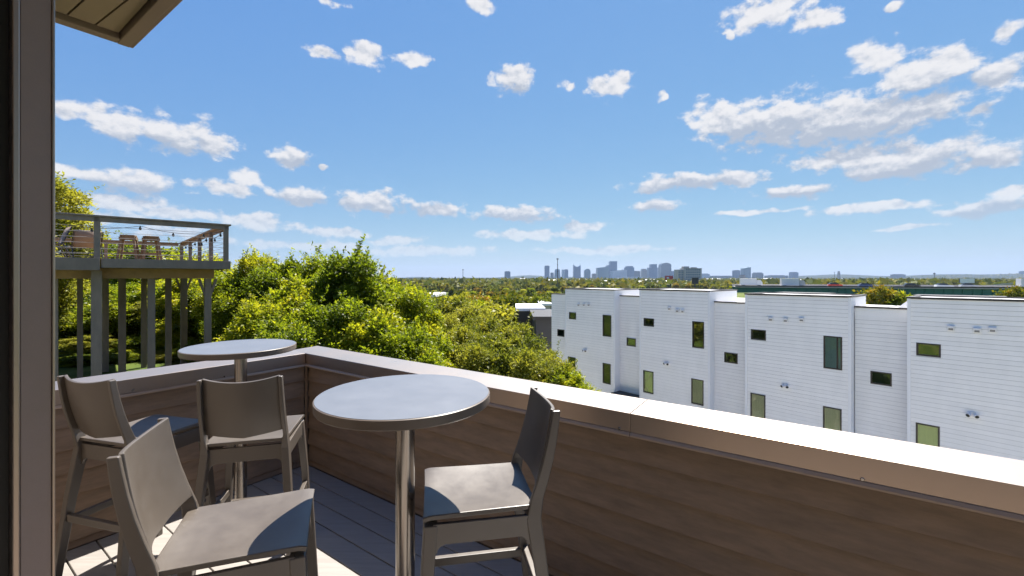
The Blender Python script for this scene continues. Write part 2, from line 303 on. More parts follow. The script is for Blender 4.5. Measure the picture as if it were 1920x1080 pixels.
# ------------------------------------------------------------------ roof deck: axes u (along the right wall, towards us), v (along the left wall)
U = Vector((.8154, -.5789, 0)); V = Vector((-.5789, -.8154, 0)); C0 = Vector((-1.65, 3.514, 0))
def uv(u, v, z=0): return C0 + U * u + V * v + Vector((0, 0, z))
def to_uv(p): d = Vector((p[0], p[1], 0)) - C0; return d.dot(U), d.dot(V)
RUV = Matrix(((U.x, V.x, 0), (U.y, V.y, 0), (0, 0, 1)))       # local (u, v, z) -> world
def ubox(mb, u0, u1, v0, v1, z0, z1):
    a = [uv(u0, v0, z0), uv(u0, v1, z0), uv(u1, v1, z0), uv(u1, v0, z0)]
    return mb.hexa(a, [p + Vector((0, 0, z1 - z0)) for p in a])
CU, CV = to_uv((0, 0))
P_H = .896
# floor: a dark sub-floor and single boards
fl = ubox(MB(), -.2, 6.9, -.2, 1.74, -.12, -.03).build('deck_floor', BLACKM); tag(fl, 'deck floor of grey-brown composite boards', kind='structure')
bw = .1385; v = .006; random.seed(2)
while v < 1.70:
    cuts = [0.004, 6.85]
    for a, b in zip(cuts[:-1], cuts[1:]):
        ubox(MB(), a + .0015, b - .0015, v, v + bw - .007, -.028, 0).build('plank', DECKB, fl, bevel=.003)
    v += bw
# parapet walls
def parapet(name, label, ax):
    root = empty(name, C0); tag(root, label, 'parapet')
    def bx(a0, a1, d0, d1, z0, z1, nm, m, bev=0, par=root):       # a along the wall, d across it (negative = outside)
        mb = MB()
        if ax == 'u': ubox(mb, a0, a1, d0, d1, z0, z1)
        else: ubox(mb, d0, d1, a0, a1, z0, z1)
        mb.v = [tuple(Vector(q) - C0) for q in mb.v] if par is root else mb.v
        return mb.build(nm, m, par, bevel=bev)
    end = 6.9 if ax == 'u' else 1.80
    st = -.20 if ax == 'u' else -.2
    st_in = .0
    bx(-.19, end - .01, -.195, -.03, -3.2, P_H - .03, 'wall_core', HOUSEM)
    n = 7; e = .1265; zt = P_H - .095; random.seed(4 if ax == 'u' else 9)
    for i in range(n):
        z1 = zt - i * e; z0 = max(z1 - e, .001)
        if z1 < .01: break
        cuts = [.014, end - .012]
        for a, b in zip(cuts[:-1], cuts[1:]):                     # lap boards, thick at the foot
            mb = MB()
            def pt(aa, d, z): return (uv(aa, d, z) if ax == 'u' else uv(d, aa, z)) - C0
            lo = [pt(a, -.028, z0), pt(a, .0, z0), pt(b - .0015, .0, z0), pt(b - .0015, -.028, z0)]
            hi = [pt(a, -.028, z1 - .002), pt(a, -.018, z1 - .002), pt(b - .0015, -.018, z1 - .002), pt(b - .0015, -.028, z1 - .002)]
            if ax == 'v': lo = lo[::-1]; hi = hi[::-1]
            mb.hexa(lo, hi).build('plank', WALLB, root, bevel=.003)
    if ax == 'u': bx(.0, .014, .0, .012, .0, zt, 'corner_trim', WALLB)
    # folded metal coping in lengths: top, inner face, drip edge, outer face
    joints = [-.222, 2.68, 5.3, end] if ax == 'u' else [.018, end]
    for a, b in zip(joints[:-1], joints[1:]):
        g = .0012
        mb = MB()
        def pt(aa, d, z): return (uv(aa, d, z) if ax == 'u' else uv(d, aa, z)) - C0
        prof = [(-.222, P_H - .11), (-.222, P_H + .006), (.016, P_H - .002), (.016, P_H - .086), (.010, P_H - .086), (.010, P_H - .012), (-.214, P_H - .004), (-.214, P_H - .11)]
        mb.prism([pt(a + g, d, z) for d, z in prof], pt(b - g, 0, 0) - pt(a + g, 0, 0))
        me = mb.build('coping', BRONZE, root, bevel=.002)
        dr = [(.010, P_H - .087), (.017, P_H - .087), (.024, P_H - .098), (.024, P_H - .106), (.010, P_H - .106)]
        de = MB().prism([pt(a + g, d, z) for d, z in dr], pt(b - g, 0, 0) - pt(a + g, 0, 0)).build('drip_edge', DRIPM, root, bevel=.002)
        bm = bmesh.new(); bm.from_mesh(de.data); bmesh.ops.recalc_face_normals(bm, faces=bm.faces); bm.to_mesh(de.data); bm.free()
        # fix winding
        bm = bmesh.new(); bm.from_mesh(me.data); bmesh.ops.recalc_face_normals(bm, faces=bm.faces); bm.to_mesh(me.data); bm.free()
    for k in range(8 if ax == 'u' else 2):                         # screw heads on the drip edge
        aa = .91 + k * .86 if ax == 'u' else .6 + .7 * k
        if aa > end - .2: break
        c = (uv(aa, .016, P_H - .08) if ax == 'u' else uv(.016, aa, P_H - .08)) - C0
        ax_d = (V if ax == 'u' else U)
        MB().tube([c, c + ax_d * .004], [.007, .005], 10).build('screw', STEELM, root)
    return root
parapet('parapet_wall', 'long brown lap-board parapet with wide metal coping facing the white townhouses', 'u')
parapet('parapet_wall', 'short brown lap-board parapet with metal coping behind the far round table', 'v')

# house around the doorway
def house():
    root = empty('house', uv(3, 2, -9)); tag(root, 'brown house with doorway opening onto the roof deck', 'house')
    def ub(nm, m, *a, bevel=0, par=None):
        mb = ubox(MB(), *a); org = Vector(root.location); mb.v = [tuple(Vector(q) - org) for q in mb.v]
        return mb.build(nm, m, par or root, bevel)
    ju = CU - 1.2
    ub('wall', HOUSEM, -.2, ju - .09, 1.78, 1.97, -9, 2.95)
    ub('wall', HOUSEM, 5.3, 6.9, 1.78, 1.97, -9, 2.95)
    ub('wall', HOUSEM, ju - .09, 5.3, 1.78, 1.97, 2.35, 2.95)
    ub('wall', HOUSEM, -.19, 6.89, -.19, 1.97, -9, -.2)
    ub('room_floor', DECKB, -.2, 6.9, 1.97, 6.5, -.1, -.004)
    ub('room_wall', ROOMM, -.2, 6.9, 6.5, 6.6, -.1, 2.7)
    ub('room_wall', ROOMM, -.3, -.2, 1.97, 6.6, -9, 2.7)
    ub('room_wall', ROOMM, 6.9, 7.0, 1.97, 6.6, -9, 2.7)
    ub('ceiling', ROOMM, -.3, 7.0, 1.98, 6.6, 2.7, 2.72)
    # eave: trim boards, seamed soffit boards, roof above
    EU, EV, ez = to_uv(at_z(243, 90, 2.7))+ (2.7,)
    def clip(poly, nx, ny, c):
        o = []
        for i in range(len(poly)):
            a, b = poly[i], poly[(i + 1) % len(poly)]; da = nx * a[0] + ny * a[1] - c; db = nx * b[0] + ny * b[1] - c
            if da >= 0: o.append(a)
            if (da >= 0) != (db >= 0): t = da / (da - db); o.append((a[0] + t * (b[0] - a[0]), a[1] + t * (b[1] - a[1])))
        return o
    ub('eave_trim', TRIMM, EU, 7.2, EV, EV + .05, ez, ez + .16, bevel=.004)
    ub('eave_trim', TRIMM, EU, EU + .06, EV + .05, 3.4, ez + .002, ez + .16, bevel=.004)
    ub('roof', ROOFM, EU + .002, 7.2, EV + .002, 6.7, ez + .16, ez + .24)
    ub('gutter', TRIMM, EU - .014, 7.2, EV - .018, EV, ez + .008, ez + .2, bevel=.004)
    s1a, s1b = to_uv(at_z(128, 38, ez)), to_uv(at_z(171, 0, ez)); s2a, s2b = to_uv(at_z(183, 55, ez)), to_uv(at_z(255, 0, ez))
    dx, dy = s2b[0] - s2a[0], s2b[1] - s2a[1]; ln = math.hypot(dx, dy); dx /= ln; dy /= ln; nx, ny = -dy, dx
    c2 = nx * s2a[0] + ny * s2a[1]; c1 = nx * s1a[0] + ny * s1a[1]; w = c1 - c2; sgn = 1 if w > 0 else -1; w = abs(w)
    for i in range(-14, 30):
        poly = [(EU + .068, EV + .06), (5, EV + .06), (5, 2.2), (EU + .068, 2.2)]
        lo = c2 * sgn + i * w + .004; hi = c2 * sgn + (i + 1) * w - .004
        poly = clip(poly, nx * sgn, ny * sgn, lo); poly = clip(poly, -nx * sgn, -ny * sgn, -hi) if len(poly) > 2 else []
        if len(poly) < 3: continue
        pts = [uv(a, b, ez + .03) - Vector(root.location) for a, b in poly]
        ob = MB().prism(pts, (0, 0, .02)).build('soffit_board', SOFFITM, root)
    ub('soffit_backing', BLACKM, EU + .06, 7.1, EV + .05, 2.4, ez + .052, ez + .07)
    # sliding door frame
    d = empty('door_frame', uv(ju, 1.76, 0)); tag(d, 'dark bronze metal sliding door frame at doorway edge', 'door frame')
    def db(nm, m, *a, bevel=0):
        mb = ubox(MB(), *a); org = Vector(d.location); mb.v = [tuple(Vector(q) - org) for q in mb.v]; return mb.build(nm, m, d, bevel)
    o = [CV - r * 1.2 for r in (.147, .1435, .1084, .1015, .0898)]
    db('jamb', FRAMEM, ju - .06, ju, o[0] + .0045, o[2] - .002, .0, 2.36, bevel=.001)
    db('jamb_edge', STEELM if False else BRONZE, ju - .058, ju + .003, o[0], o[0] + .0042, .0, 2.36, bevel=.001)
    db('jamb_edge', BRONZE, ju - .058, ju + .003, o[2] - .0015, o[3], .0, 2.36, bevel=.002)
    db('track_channel', BLACKM, ju - .085, ju - .03, o[3] + .001, 1.95, .0, 2.36)
    db('head', FRAMEM, ju - .06, 5.3, o[0] + .0045, o[3], 2.30, 2.352)
    db('sill', FRAMEM, ju + .004, 5.3, o[0] - .02, 1.95, -.004, .012)
house()

# ------------------------------------------------------------------ tables
def bar_table(loc, label):
    t = empty('bar_table', loc); tag(t, label, 'table', 'round bar tables on the deck')
    R, H = .305, 1.083
    MB().lathe([(R - .004, H - .004), (R - .004, H)], 96).build('table_top', TOPM, t)
    MB().lathe([(R - .03, H - .034), (R - .003, H - .034), (R, H - .030), (R, H - .003), (R - .0042, H - .0005), (R - .0042, H - .006)], 96).build('rim', RIMM, t)
    MB().lathe([(.0005, H - .030), (R - .03, H - .030), (R - .03, H - .008)], 64).build('underside', BLACKM, t)
    MB().lathe([(.034, .02), (.034, .55), (.034, H - .06), (.07, H - .04), (.07, H - .031)], 32).build('pole', STEELM, t)
    MB().lathe([(.215, .001), (.215, .012), (.20, .02), (.05, .03), (.04, .06)], 48).build('base_plate', BLACKM, t)
    return t
bar_table((-.386, 1.581, 0), 'round grey-topped bar table with steel pole nearer the long parapet and doorway')
bar_table((-1.653, 2.664, 0), 'round grey-topped bar table with steel pole standing in the parapet corner')

# ------------------------------------------------------------------ stools (local: +y front, z up, origin on the floor under the seat)
def make_stool():
    root = empty('bar_stool')
    W, SH, TH = .185, .70, 1.035
    def grid(fn, nu, nv, thick, name, flip=False, bev=.003):
        top = [[Vector(fn(i / nu, j / nv)) for j in range(nv + 1)] for i in range(nu + 1)]
        nor = []
        mb = MB(); vs = []; fs = []
        for i in range(nu + 1):
            for j in range(nv + 1):
                a = top[min(i + 1, nu)][j] - top[max(i - 1, 0)][j]; b = top[i][min(j + 1, nv)] - top[i][max(j - 1, 0)]
                n = a.cross(b).normalized() * (-1 if flip else 1); vs.append((top[i][j], top[i][j] - n * thick))
        idx = lambda i, j, s: (i * (nv + 1) + j) * 2 + s
        pts = [p for pr in vs for p in pr]; f = []; sm = []
        for i in range(nu):
            for j in range(nv):
                f.append((idx(i, j, 0), idx(i + 1, j, 0), idx(i + 1, j + 1, 0), idx(i, j + 1, 0))); f.append((idx(i, j, 1), idx(i, j + 1, 1), idx(i + 1, j + 1, 1), idx(i + 1, j, 1)))
        mb.add(pts, f, True); 
        side = []
        for i in range(nu):
            side += [(idx(i, 0, 0), idx(i, 0, 1), idx(i + 1, 0, 1), idx(i + 1, 0, 0)), (idx(i, nv, 0), idx(i + 1, nv, 0), idx(i + 1, nv, 1), idx(i, nv, 1))]
        for j in range(nv):
            side += [(idx(0, j, 0), idx(0, j + 1, 0), idx(0, j + 1, 1), idx(0, j, 1)), (idx(nu, j, 0), idx(nu, j, 1), idx(nu, j + 1, 1), idx(nu, j + 1, 0))]
        mb.f += side; mb.sm += [False] * len(side)
        o = mb.build(name, CHAIRM, root)
        bm = bmesh.new(); bm.from_mesh(o.data); bmesh.ops.recalc_face_normals(bm, faces=bm.faces)
        for e in bm.edges:
            if len(e.link_faces) == 2 and e.calc_face_angle() > .7: e.smooth = False
        bm.to_mesh(o.data); bm.free()
        b = o.modifiers.new('bevel', 'BEVEL'); b.width = bev; b.segments = 2; b.limit_method = 'ANGLE'; b.angle_limit = .7
        return o
    def seat(s, t):                                            # s across, t front to back
        y = .195 - t * .385; w = W + .004 - .012 * t; x = (s * 2 - 1) * w
        dish = -.014 * (1 - (s * 2 - 1) ** 2) * math.sin(math.pi * min(1, t * 1.05)) ** .7
        edge = -.006 * max(0, 1 - t / .07) ** 2
        return (x, y, SH + dish + edge)
    grid(seat, 20, 20, .016, 'seat')
    def backc(z):                                              # depth of the back's centreline at height z
        t = (z - SH) / (TH - SH); return -.180 - .085 * t - .012 * math.sin(math.pi * t)
    def back(s, t):
        z = SH + .058 + t * (TH - SH - .058); w = W - .014 - .008 * t; x = (s * 2 - 1) * w
        top = -.020 * (1 - (s * 2 - 1) ** 2) * t ** 2 + .014 * (1 - (s * 2 - 1) ** 2) * (1 - t) ** 3 * 0
        return (x, backc(z) - .034 * (1 - (s * 2 - 1) ** 2) + .012, z + top - .02 * (1 - abs(s * 2 - 1)) ** 1 * (1 - t) ** 2)
    grid(back, 20, 14, .013, 'backrest', flip=False)
    def bar(pts, secs, name):                                  # rectangular section swept through points; secs = (wx, wy)
        mb = MB(); vs = []
        for p, (a, b) in zip(pts, secs): vs += [(p[0] - a / 2, p[1] - b / 2, p[2]), (p[0] + a / 2, p[1] - b / 2, p[2]), (p[0] + a / 2, p[1] + b / 2, p[2]), (p[0] - a / 2, p[1] + b / 2, p[2])]
        k = len(pts); f = [(0, 3, 2, 1), tuple(4 * (k - 1) + i for i in range(4))]
        for i in range(k - 1): f += [(4 * i + j, 4 * i + (j + 1) % 4, 4 * i + 4 + (j + 1) % 4, 4 * i + 4 + j) for j in range(4)]
        mb.add(vs, f); o = mb.build(name, CHAIRM, root, bevel=.004)
        bm = bmesh.new(); bm.from_mesh(o.data); bmesh.ops.recalc_face_normals(bm, faces=bm.faces); bm.to_mesh(o.data); bm.free(); return o
    for s in (-1, 1):
        bar([(s * .212, .215, 0), (s * .190, .188, .42), (s * (W - .017), .172, SH - .018)], [(.028, .030), (.034, .038), (.040, .044)], 'leg')
        pts = [(s * .214, -.262, 0), (s * .192, -.212, .42), (s * (W - .014), -.176, SH - .03)]; sec = [(.028, .032), (.034, .040), (.034, .052)]
        for t in (.12, .3, .5, .7, .88, 1.0):
            z = SH + t * (TH - SH) - .002; pts.append((s * (W - .010 - .008 * t), backc(z) + .004, z)); sec.append((.017, .046 - .018 * t))
        bar(pts, sec, 'rear_leg')
    def apron(p0, p1, out, name, zt, zb, arch):                 # board between two legs with rounded arch corners
        p0 = Vector(p0); p1 = Vector(p1); d = (p1 - p0); L = d.length; d.normalize(); pr = [(0, zt), (0, zb - arch)]
        for k in range(0, 7): a = math.pi / 2 * k / 6; pr.append((.012 + arch * (1 - math.cos(a)), zb - arch + arch * math.sin(a)))
        pr += [(L - q[0], q[1]) for q in pr[::-1]]
        pr = pr[:1] + pr[1:]
        mb = MB().prism([p0 + d * a + Vector((0, 0, z)) for a, z in pr], Vector(out) * .014)
        o = mb.build(name, CHAIRM, root, bevel=.002)
        bm = bmesh.new(); bm.from_mesh(o.data); bmesh.ops.recalc_face_normals(bm, faces=bm.faces); bm.to_mesh(o.data); bm.free()
    zt = SH - .015
    apron((-W + .022, .188, 0), (W - .022, .188, 0), (0, -1, 0), 'apron', zt - .006, SH - .085, .03)
    apron((-W + .018, -.186, 0), (W - .018, -.186, 0), (0, 1, 0), 'apron', zt, SH - .085, .03)
    for s in (-1, 1): apron((s * (W + .001), .165, 0), (s * (W + .001), -.165, 0), (-s, 0, 0), 'apron', zt, SH - .085, .03)
    def stretch(p0, p1, name): 
        p0 = Vector(p0); p1 = Vector(p1); d = (p1 - p0); c = (p0 + p1) / 2; M = d.to_track_quat('X', 'Z').to_matrix()
        MB().box(c, (d.length, .022, .034), M).build(name, CHAIRM, root, bevel=.003)
    stretch((-.19, .192, .25), (.19, .192, .25), 'footrest'); stretch((-.19, -.222, .34), (.19, -.222, .34), 'stretcher')
    for s in (-1, 1): stretch((s * .196, .185, .32), (s * .196, -.215, .32), 'stretcher')
    return root
def copy_tree(o, parent=None):
    c = o.copy(); COL.objects.link(c); c.parent = parent
    for ch in o.children: copy_tree(ch, c)
    return c
stool = make_stool()
STOOLS = [  # front edge centre, facing direction
    ((-1.858, 2.47), (.267, .964), 'brown resin bar stool at the corner table with its side towards the wooden deck'),
    ((-1.377, 2.47), (-.26, .966), 'brown resin bar stool facing the corner table with its back to the doorway'),
    ((-.673, 1.459), (.93, .36), 'brown resin bar stool at the near table on the doorway side, sun on its seat'),
    ((-.323, 1.617), (-.98, -.18), 'brown resin bar stool between the near table and the long parapet')]
for i, ((fx, fy), (dx, dy), lab) in enumerate(STOOLS):
    o = stool if i == 0 else copy_tree(stool)
    n = math.hypot(dx, dy); dx /= n; dy /= n
    o.location = (fx - dx * .195, fy - dy * .195, 0); o.rotation_euler = (0, 0, math.atan2(-dx, dy))
    tag(o, lab, 'bar stool', 'resin bar stools on the deck')

# ------------------------------------------------------------------ white townhouses
FD = Vector((-.645, .764, 0)).normalized(); BK = Vector((FD.y, -FD.x, 0)); BK = BK if BK.dot(Vector((0, 1, 0))) > 0 else -BK   # along the facade (away), into the building
FP = Vector((9.48, 23.0, 0))
def fac(px, w=0):                                             # distance along the facade (towards us positive) where pixel column px meets the plane w behind it
    k = (px - 960) / F; p = FP + BK * w
    t = (k * p.y - p.x) / (FD.x - k * FD.y)
    return -t
def fpt(s, w=0, z=0): p = FP - FD * s + BK * w; return Vector((p.x, p.y, z))
def facz(px, py, w=0): Y = fpt(fac(px, w), w).y; return CAMZ - (py - HZ) / F * Y
GZ = -9.6
def townhouse(label, rec, proj, RW, win_r, win_p, vents, lights, rec_top, proj_top, up_w, extra=None):
    s0 = fac(rec[0], RW); s1 = fac(proj[0]); s2 = fac(proj[1])
    zr = facz(rec_top[0], rec_top[1], RW); zp = facz(*proj_top)
    root = empty('townhouse', fpt((s0 + s2) / 2, 0, GZ)); org = Vector(root.location)
    tag(root, label, 'townhouse', 'row of white townhouses')
    def bx(a0, a1, w0, w1, z0, z1, nm, m, par=root, bevel=0):
        q = [fpt(a0, w0, z0), fpt(a1, w0, z0), fpt(a1, w1, z0), fpt(a0, w1, z0)]; q = [p - org for p in q]
        mb = MB().hexa(q, [p + Vector((0, 0, z1 - z0)) for p in q])
        return mb.build(nm, m, par, bevel)
    D = 9.5
    wd = .09                                                   # siding layer and window depth
    bx(s1 + .02, s2 - .02, wd + .10, up_w, zr - .3, zp - .02, 'wall', WTRIM)
    bx(s1 + .02, s2 - .02, wd + .10, D, GZ, zr - .3, 'wall', WTRIM)
    bx(s0, s1 + .02, RW + wd + .10, D - .02, GZ, zr - .35, 'wall', WTRIM)
    bx(s0 + .02, s1, RW + .16, D - .1, zr - .35, zr - .33, 'roof', ROOFM)
    bx(s1 + .1, s2 - .1, up_w + .01, D - .1, zr - .3, zr - .28, 'roof', ROOFM)
    bx(s0, s1, RW + .02, RW + .16, zr - .4, zr - .03, 'parapet_upstand', WTRIM)
    bx(s0 - .02, s1 - .003, RW - .03, RW + .20, zr - .03, zr + .03, 'coping', DARKT)
    bx(s1 - .03, s2 + .03, -.03, .20, zp - .03, zp + .03, 'coping', DARKT)
    bx(s1 - .03, s1 + .13, .203, up_w + .03, zp - .03, zp + .03, 'coping', DARKT); bx(s2 - .13, s2 + .03, .203, up_w + .03, zp - .03, zp + .03, 'coping', DARKT)
    bx(s1 + .13, s2 - .13, up_w - .13, up_w + .03, zp - .03, zp + .03, 'coping', DARKT)
    # front walls: siding courses cut round real window openings
    def face(a0, a1, w, zt, wins, cornerL, cornerR):
        holes = []
        for (x0, x1, y0, y1, kind) in wins:
            b0, b1 = fac(x0, w), fac(x1, w); zt_ = facz(x0, y0, w); zb_ = facz(x0, y1, w); holes.append((min(b0, b1), max(b0, b1), zb_, zt_, kind))
        e = .165; z = zt - .03; nc = int((z + 7.6) / e)
        for i in range(nc):
            z1 = z - i * e; z0 = z1 - e; segs = [(a0 + cornerL, a1 - cornerR, z0, z1)]
            for (h0, h1, hb, ht, _) in holes:
                nw = []
                for (p, q, c, d) in segs:
                    if hb >= d or ht <= c or h0 >= q or h1 <= p: nw.append((p, q, c, d)); continue
                    nw += [g for g in ((p, h0, c, d), (h1, q, c, d)) if g[1] - g[0] > .02]
                    if d - ht > .01: nw.append((max(p, h0), min(q, h1), ht, d))
                    if hb - c > .01: nw.append((max(p, h0), min(q, h1), c, hb))
                segs = nw
            for p, q, c, d in segs:                              # lap board: foot stands proud of the head of the one below
                tp = d - .012 if d == z1 else d
                lo = [fpt(p, w, c), fpt(q, w, c), fpt(q, w + .03, c), fpt(p, w + .03, c)]; hi = [fpt(p, w + .020, tp), fpt(q, w + .020, tp), fpt(q, w + .03, tp), fpt(p, w + .03, tp)]
                MB().hexa([k - org for k in lo], [k - org for k in hi]).build('siding_board', WHITEM, root)
        bx(a0 + cornerL, a1 - cornerR, w + .08, w + .10, z - nc * e, zt - .04, 'sheathing', WTRIM) if not holes else None
        # backing behind the boards, split round the holes
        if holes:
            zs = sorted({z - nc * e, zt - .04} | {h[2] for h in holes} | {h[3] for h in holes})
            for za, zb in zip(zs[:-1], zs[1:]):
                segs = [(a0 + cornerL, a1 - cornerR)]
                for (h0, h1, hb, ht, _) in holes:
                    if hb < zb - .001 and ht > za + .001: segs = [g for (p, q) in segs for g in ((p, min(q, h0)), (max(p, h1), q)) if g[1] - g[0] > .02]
                for p, q in segs: bx(p, q, w + .042, w + .10, za, zb, 'sheathing', mat('lap_shade_grey', (.42, .42, .42), .9))  # grey backing tone paints the shadow lines between the lap boards
        bx(a0, a1, w + .04, w + .17, GZ, z - nc * e, 'foundation', WTRIM)
        for (h0, h1, hb, ht, kind) in holes:
            wn = empty('window', fpt((h0 + h1) / 2, w, hb)); wn.parent = root; wn.matrix_parent_inverse = Matrix.Translation(-org); wo = Vector(wn.location)
            def wb(a, b, c, d, e_, f_, nm, m):
                q = [fpt(a, c, e_), fpt(b, c, e_), fpt(b, d, e_), fpt(a, d, e_)]; q = [k - wo for k in q]
                return MB().hexa(q, [k + Vector((0, 0, f_ - e_)) for k in q]).build(nm, m, wn)
            t = .05
            wb(h0, h0 + t, w - .006, w + .08, hb, ht, 'frame', WFRAME); wb(h1 - t, h1, w - .006, w + .08, hb, ht, 'frame', WFRAME)
            wb(h0 + t, h1 - t, w - .006, w + .08, ht - t, ht, 'frame', WFRAME); wb(h0 + t, h1 - t, w - .006, w + .08, hb, hb + t, 'frame', WFRAME)
            wb(h0 + t, h1 - t, w + .04, w + .044, hb + t, ht - t, 'pane', GLASS)
            im = {'dark': DARKIN, 'curtain': CURTAIN, 'blue': CURTBLUE}[kind]
            if kind == 'dark': wb(h0 + t, h1 - t, w + .092, w + .1, hb + t, ht - t, 'room_shade', im)
            else:                                                # pleated curtain
                n = 10; pts = []; L_ = h1 - h0 - 2 * t
                for k in range(n * 2 + 1): pts.append((h0 + t + L_ * k / (2 * n), w + .048 + (.012 if k % 2 else 0)))
                vs = [fpt(a, c, hb + t) - wo for a, c in pts] + [fpt(a, c, ht - t) - wo for a, c in pts]; m_ = len(pts)
                MB().add(vs, [(k, k + 1, m_ + k + 1, m_ + k) for k in range(m_ - 1)], True).build('curtain', im, wn)
                if kind == 'blue': wb(h1 - .28 * L_ - t, h1 - .28 * L_ - t + .06, w + .036, w + .0395, hb + t, ht - t, 'mullion', WFRAME)
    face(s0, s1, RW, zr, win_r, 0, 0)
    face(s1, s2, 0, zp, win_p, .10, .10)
    for a, b in ((s1, s1 + .10), (s2 - .10, s2)): bx(a, b, -.012, .11, GZ, zp - .031, 'corner_board', WTRIM)
    # the returns: boards on the visible right-hand side
    zz = zp - .03; i = 0
    while zz - .165 > -7.6:
        wmax = up_w if zz > zr + .1 else RW + .06
        lo = [fpt(s2, .112, zz - .165), fpt(s2, wmax, zz - .165), fpt(s2 - .025, wmax, zz - .165), fpt(s2 - .025, .112, zz - .165)]
        hi = [fpt(s2 - .012, .112, zz - .003), fpt(s2 - .012, wmax, zz - .003), fpt(s2 - .025, wmax, zz - .003), fpt(s2 - .025, .112, zz - .003)]
        MB().hexa([k - org for k in lo], [k - org for k in hi]).build('siding_board', WTRIM, root); zz -= .165
    for (x, y, w_) in vents:
        s = fac(x); z = facz(x, y); h = bx(s - .10, s + .10, -.035, .012, z - .09, z + .09, 'vent', VENTM, bevel=.01)
        q = bx(s - .075, s + .075, -.10, -.036, z + .0, z + .07, 'vent_hood', VENTM); q.parent = h; q2 = bx(s - .06, s + .06, -.04, -.0352, z - .075, z - .005, 'louvre', mat('louvre_grey', (.22, .22, .23), .6)); q2.parent = h; q2.matrix_parent_inverse = Matrix.Identity(4)
        q.matrix_parent_inverse = Matrix.Identity(4)
    for (x, y) in lights:
        s = fac(x); z = facz(x, y); c = fpt(s, 0, z) - org
        r = MB(); r.tube([c + BK * .01, c - BK * .04], [.09, .09], 14); lt = r.build('security_light', VENTM, root)
        for sd in (-1, 1):
            e0 = c - BK * .04 + FD * .05 * sd; e1 = c - BK * .16 + FD * .11 * sd - Vector((0, 0, .05))
            MB().tube([e0, (e0 + e1) / 2, e1], [.025, .06, .07], 12).build('lamp_head', VENTM, lt); dv = (e1 - e0).normalized(); MB().tube([e1 + dv * .001, e1 + dv * .012], .055, 12).build('lens', DARKIN, lt)
    if extra: extra(root, org, bx, s0, s1, s2, zr, zp)
    return root
def hatch(off, wid):
    def f(root, org, bx, s0, s1, s2, zr, zp):                   # sloped stair bulkhead on the roof
        a0 = s1 + off; a1 = s1 + wid; w0 = 3.0; w1 = 4.2; zb = zr - .28
        q = [fpt(a0 - .7, w0, zb), fpt(a1, w0, zb), fpt(a1, w1, zb), fpt(a0 - .7, w1, zb)]; h = [fpt(a0, w0, zp - .04), fpt(a1, w0, zp - .04), fpt(a1, w1, zp - .04), fpt(a0, w1, zp - .04)]
        o = MB().hexa([k - org for k in q], [k - org for k in h]).build('stair_bulkhead', WTRIM, root)
        bx(a0 - .02, a1, w0 - .03, w1, zp - .04, zp + .02, 'bulkhead_coping', DARKT)
    return f
def canopy(root, org, bx, s0, s1, s2, zr, zp):
    z = facz(1175, 738, .2); bx(s0 + .05, s1 - .12, -.35, .49, z - .14, z, 'entry_canopy', DARKT)
townhouse('white townhouse at the far end of the row beside the charcoal building', (1034, 1060), (1060, 1153), .5,
    [(1045, 1058, 617, 630, 'dark')], [(1067, 1080, 585, 598, 'dark'), (1130, 1146, 590, 630, 'dark'), (1065, 1079, 668, 702, 'curtain'), (1130, 1145, 680, 718, 'curtain')],
    [(1085, 571, 0), (1095, 571, 0), (1104, 571, 0)], [(1098, 656)], (1047, 551), (1060, 541), 3.0)
townhouse('white townhouse second from the charcoal building, dark entry canopy at its foot', (1160, 1198), (1199, 1331), .5,
    [(1175, 1192, 633, 648, 'dark')], [(1207, 1226, 596, 611, 'dark'), (1298, 1320, 602, 651, 'dark'), (1206, 1225, 694, 735, 'curtain'), (1296, 1319, 709, 756, 'curtain')],
    [(1255, 578, 0), (1270, 582, 0), (1280, 583, 0)], [(1251, 680)], (1180, 555), (1200, 542.5), 3.2, canopy)
townhouse('white townhouse with a blue-curtained tall upper window', (1337, 1396), (1397, 1596), .5,
    [(1358, 1383, 660, 679, 'dark')], [(1408, 1436, 617, 636, 'dark'), (1544, 1579, 629, 690, 'blue'), (1407, 1435, 736, 790, 'curtain'), (1543, 1578, 761, 820, 'curtain')],
    [(1445, 598, 0), (1473, 600, 0), (1503, 599, 0)], [(1473, 722)], (1366, 567), (1400, 551), 2.5, hatch(.3, 2.6))
townhouse('white townhouse at the end of the row nearest the metal-capped parapet', (1603, 1700), (1701, 2120), .5,
    [(1632, 1672, 695, 719, 'dark')], [(1718, 1764, 642, 666, 'dark'), (1717, 1762, 792, 862, 'curtain'), (1990, 2060, 690, 800, 'dark')],
    [(1783, 615, 0), (1832, 619, 0), (1861, 618, 0)], [(1824, 776)], (1650, 577), (1702, 558), 2.5, hatch(-.2, 2.4))

def bounce_ground():  # unseen pale ground sheet, added to bounce sun onto the shaded facades
    q = [fpt(-16, -15, -9.14), fpt(24, -15, -9.14), fpt(24, -.02, -9.14), fpt(-16, -.02, -9.14)]
    MB().hexa([p - Vector((0, 0, .3)) for p in q], q).build('bounce_sheet', mat('bounce_pale', (.58, .55, .51), .85, var=.1, scale=.6)); tag(bpy.data.objects['bounce_sheet'], 'unseen pale sheet added to bounce sunlight onto the townhouses', kind='structure')
bounce_ground()

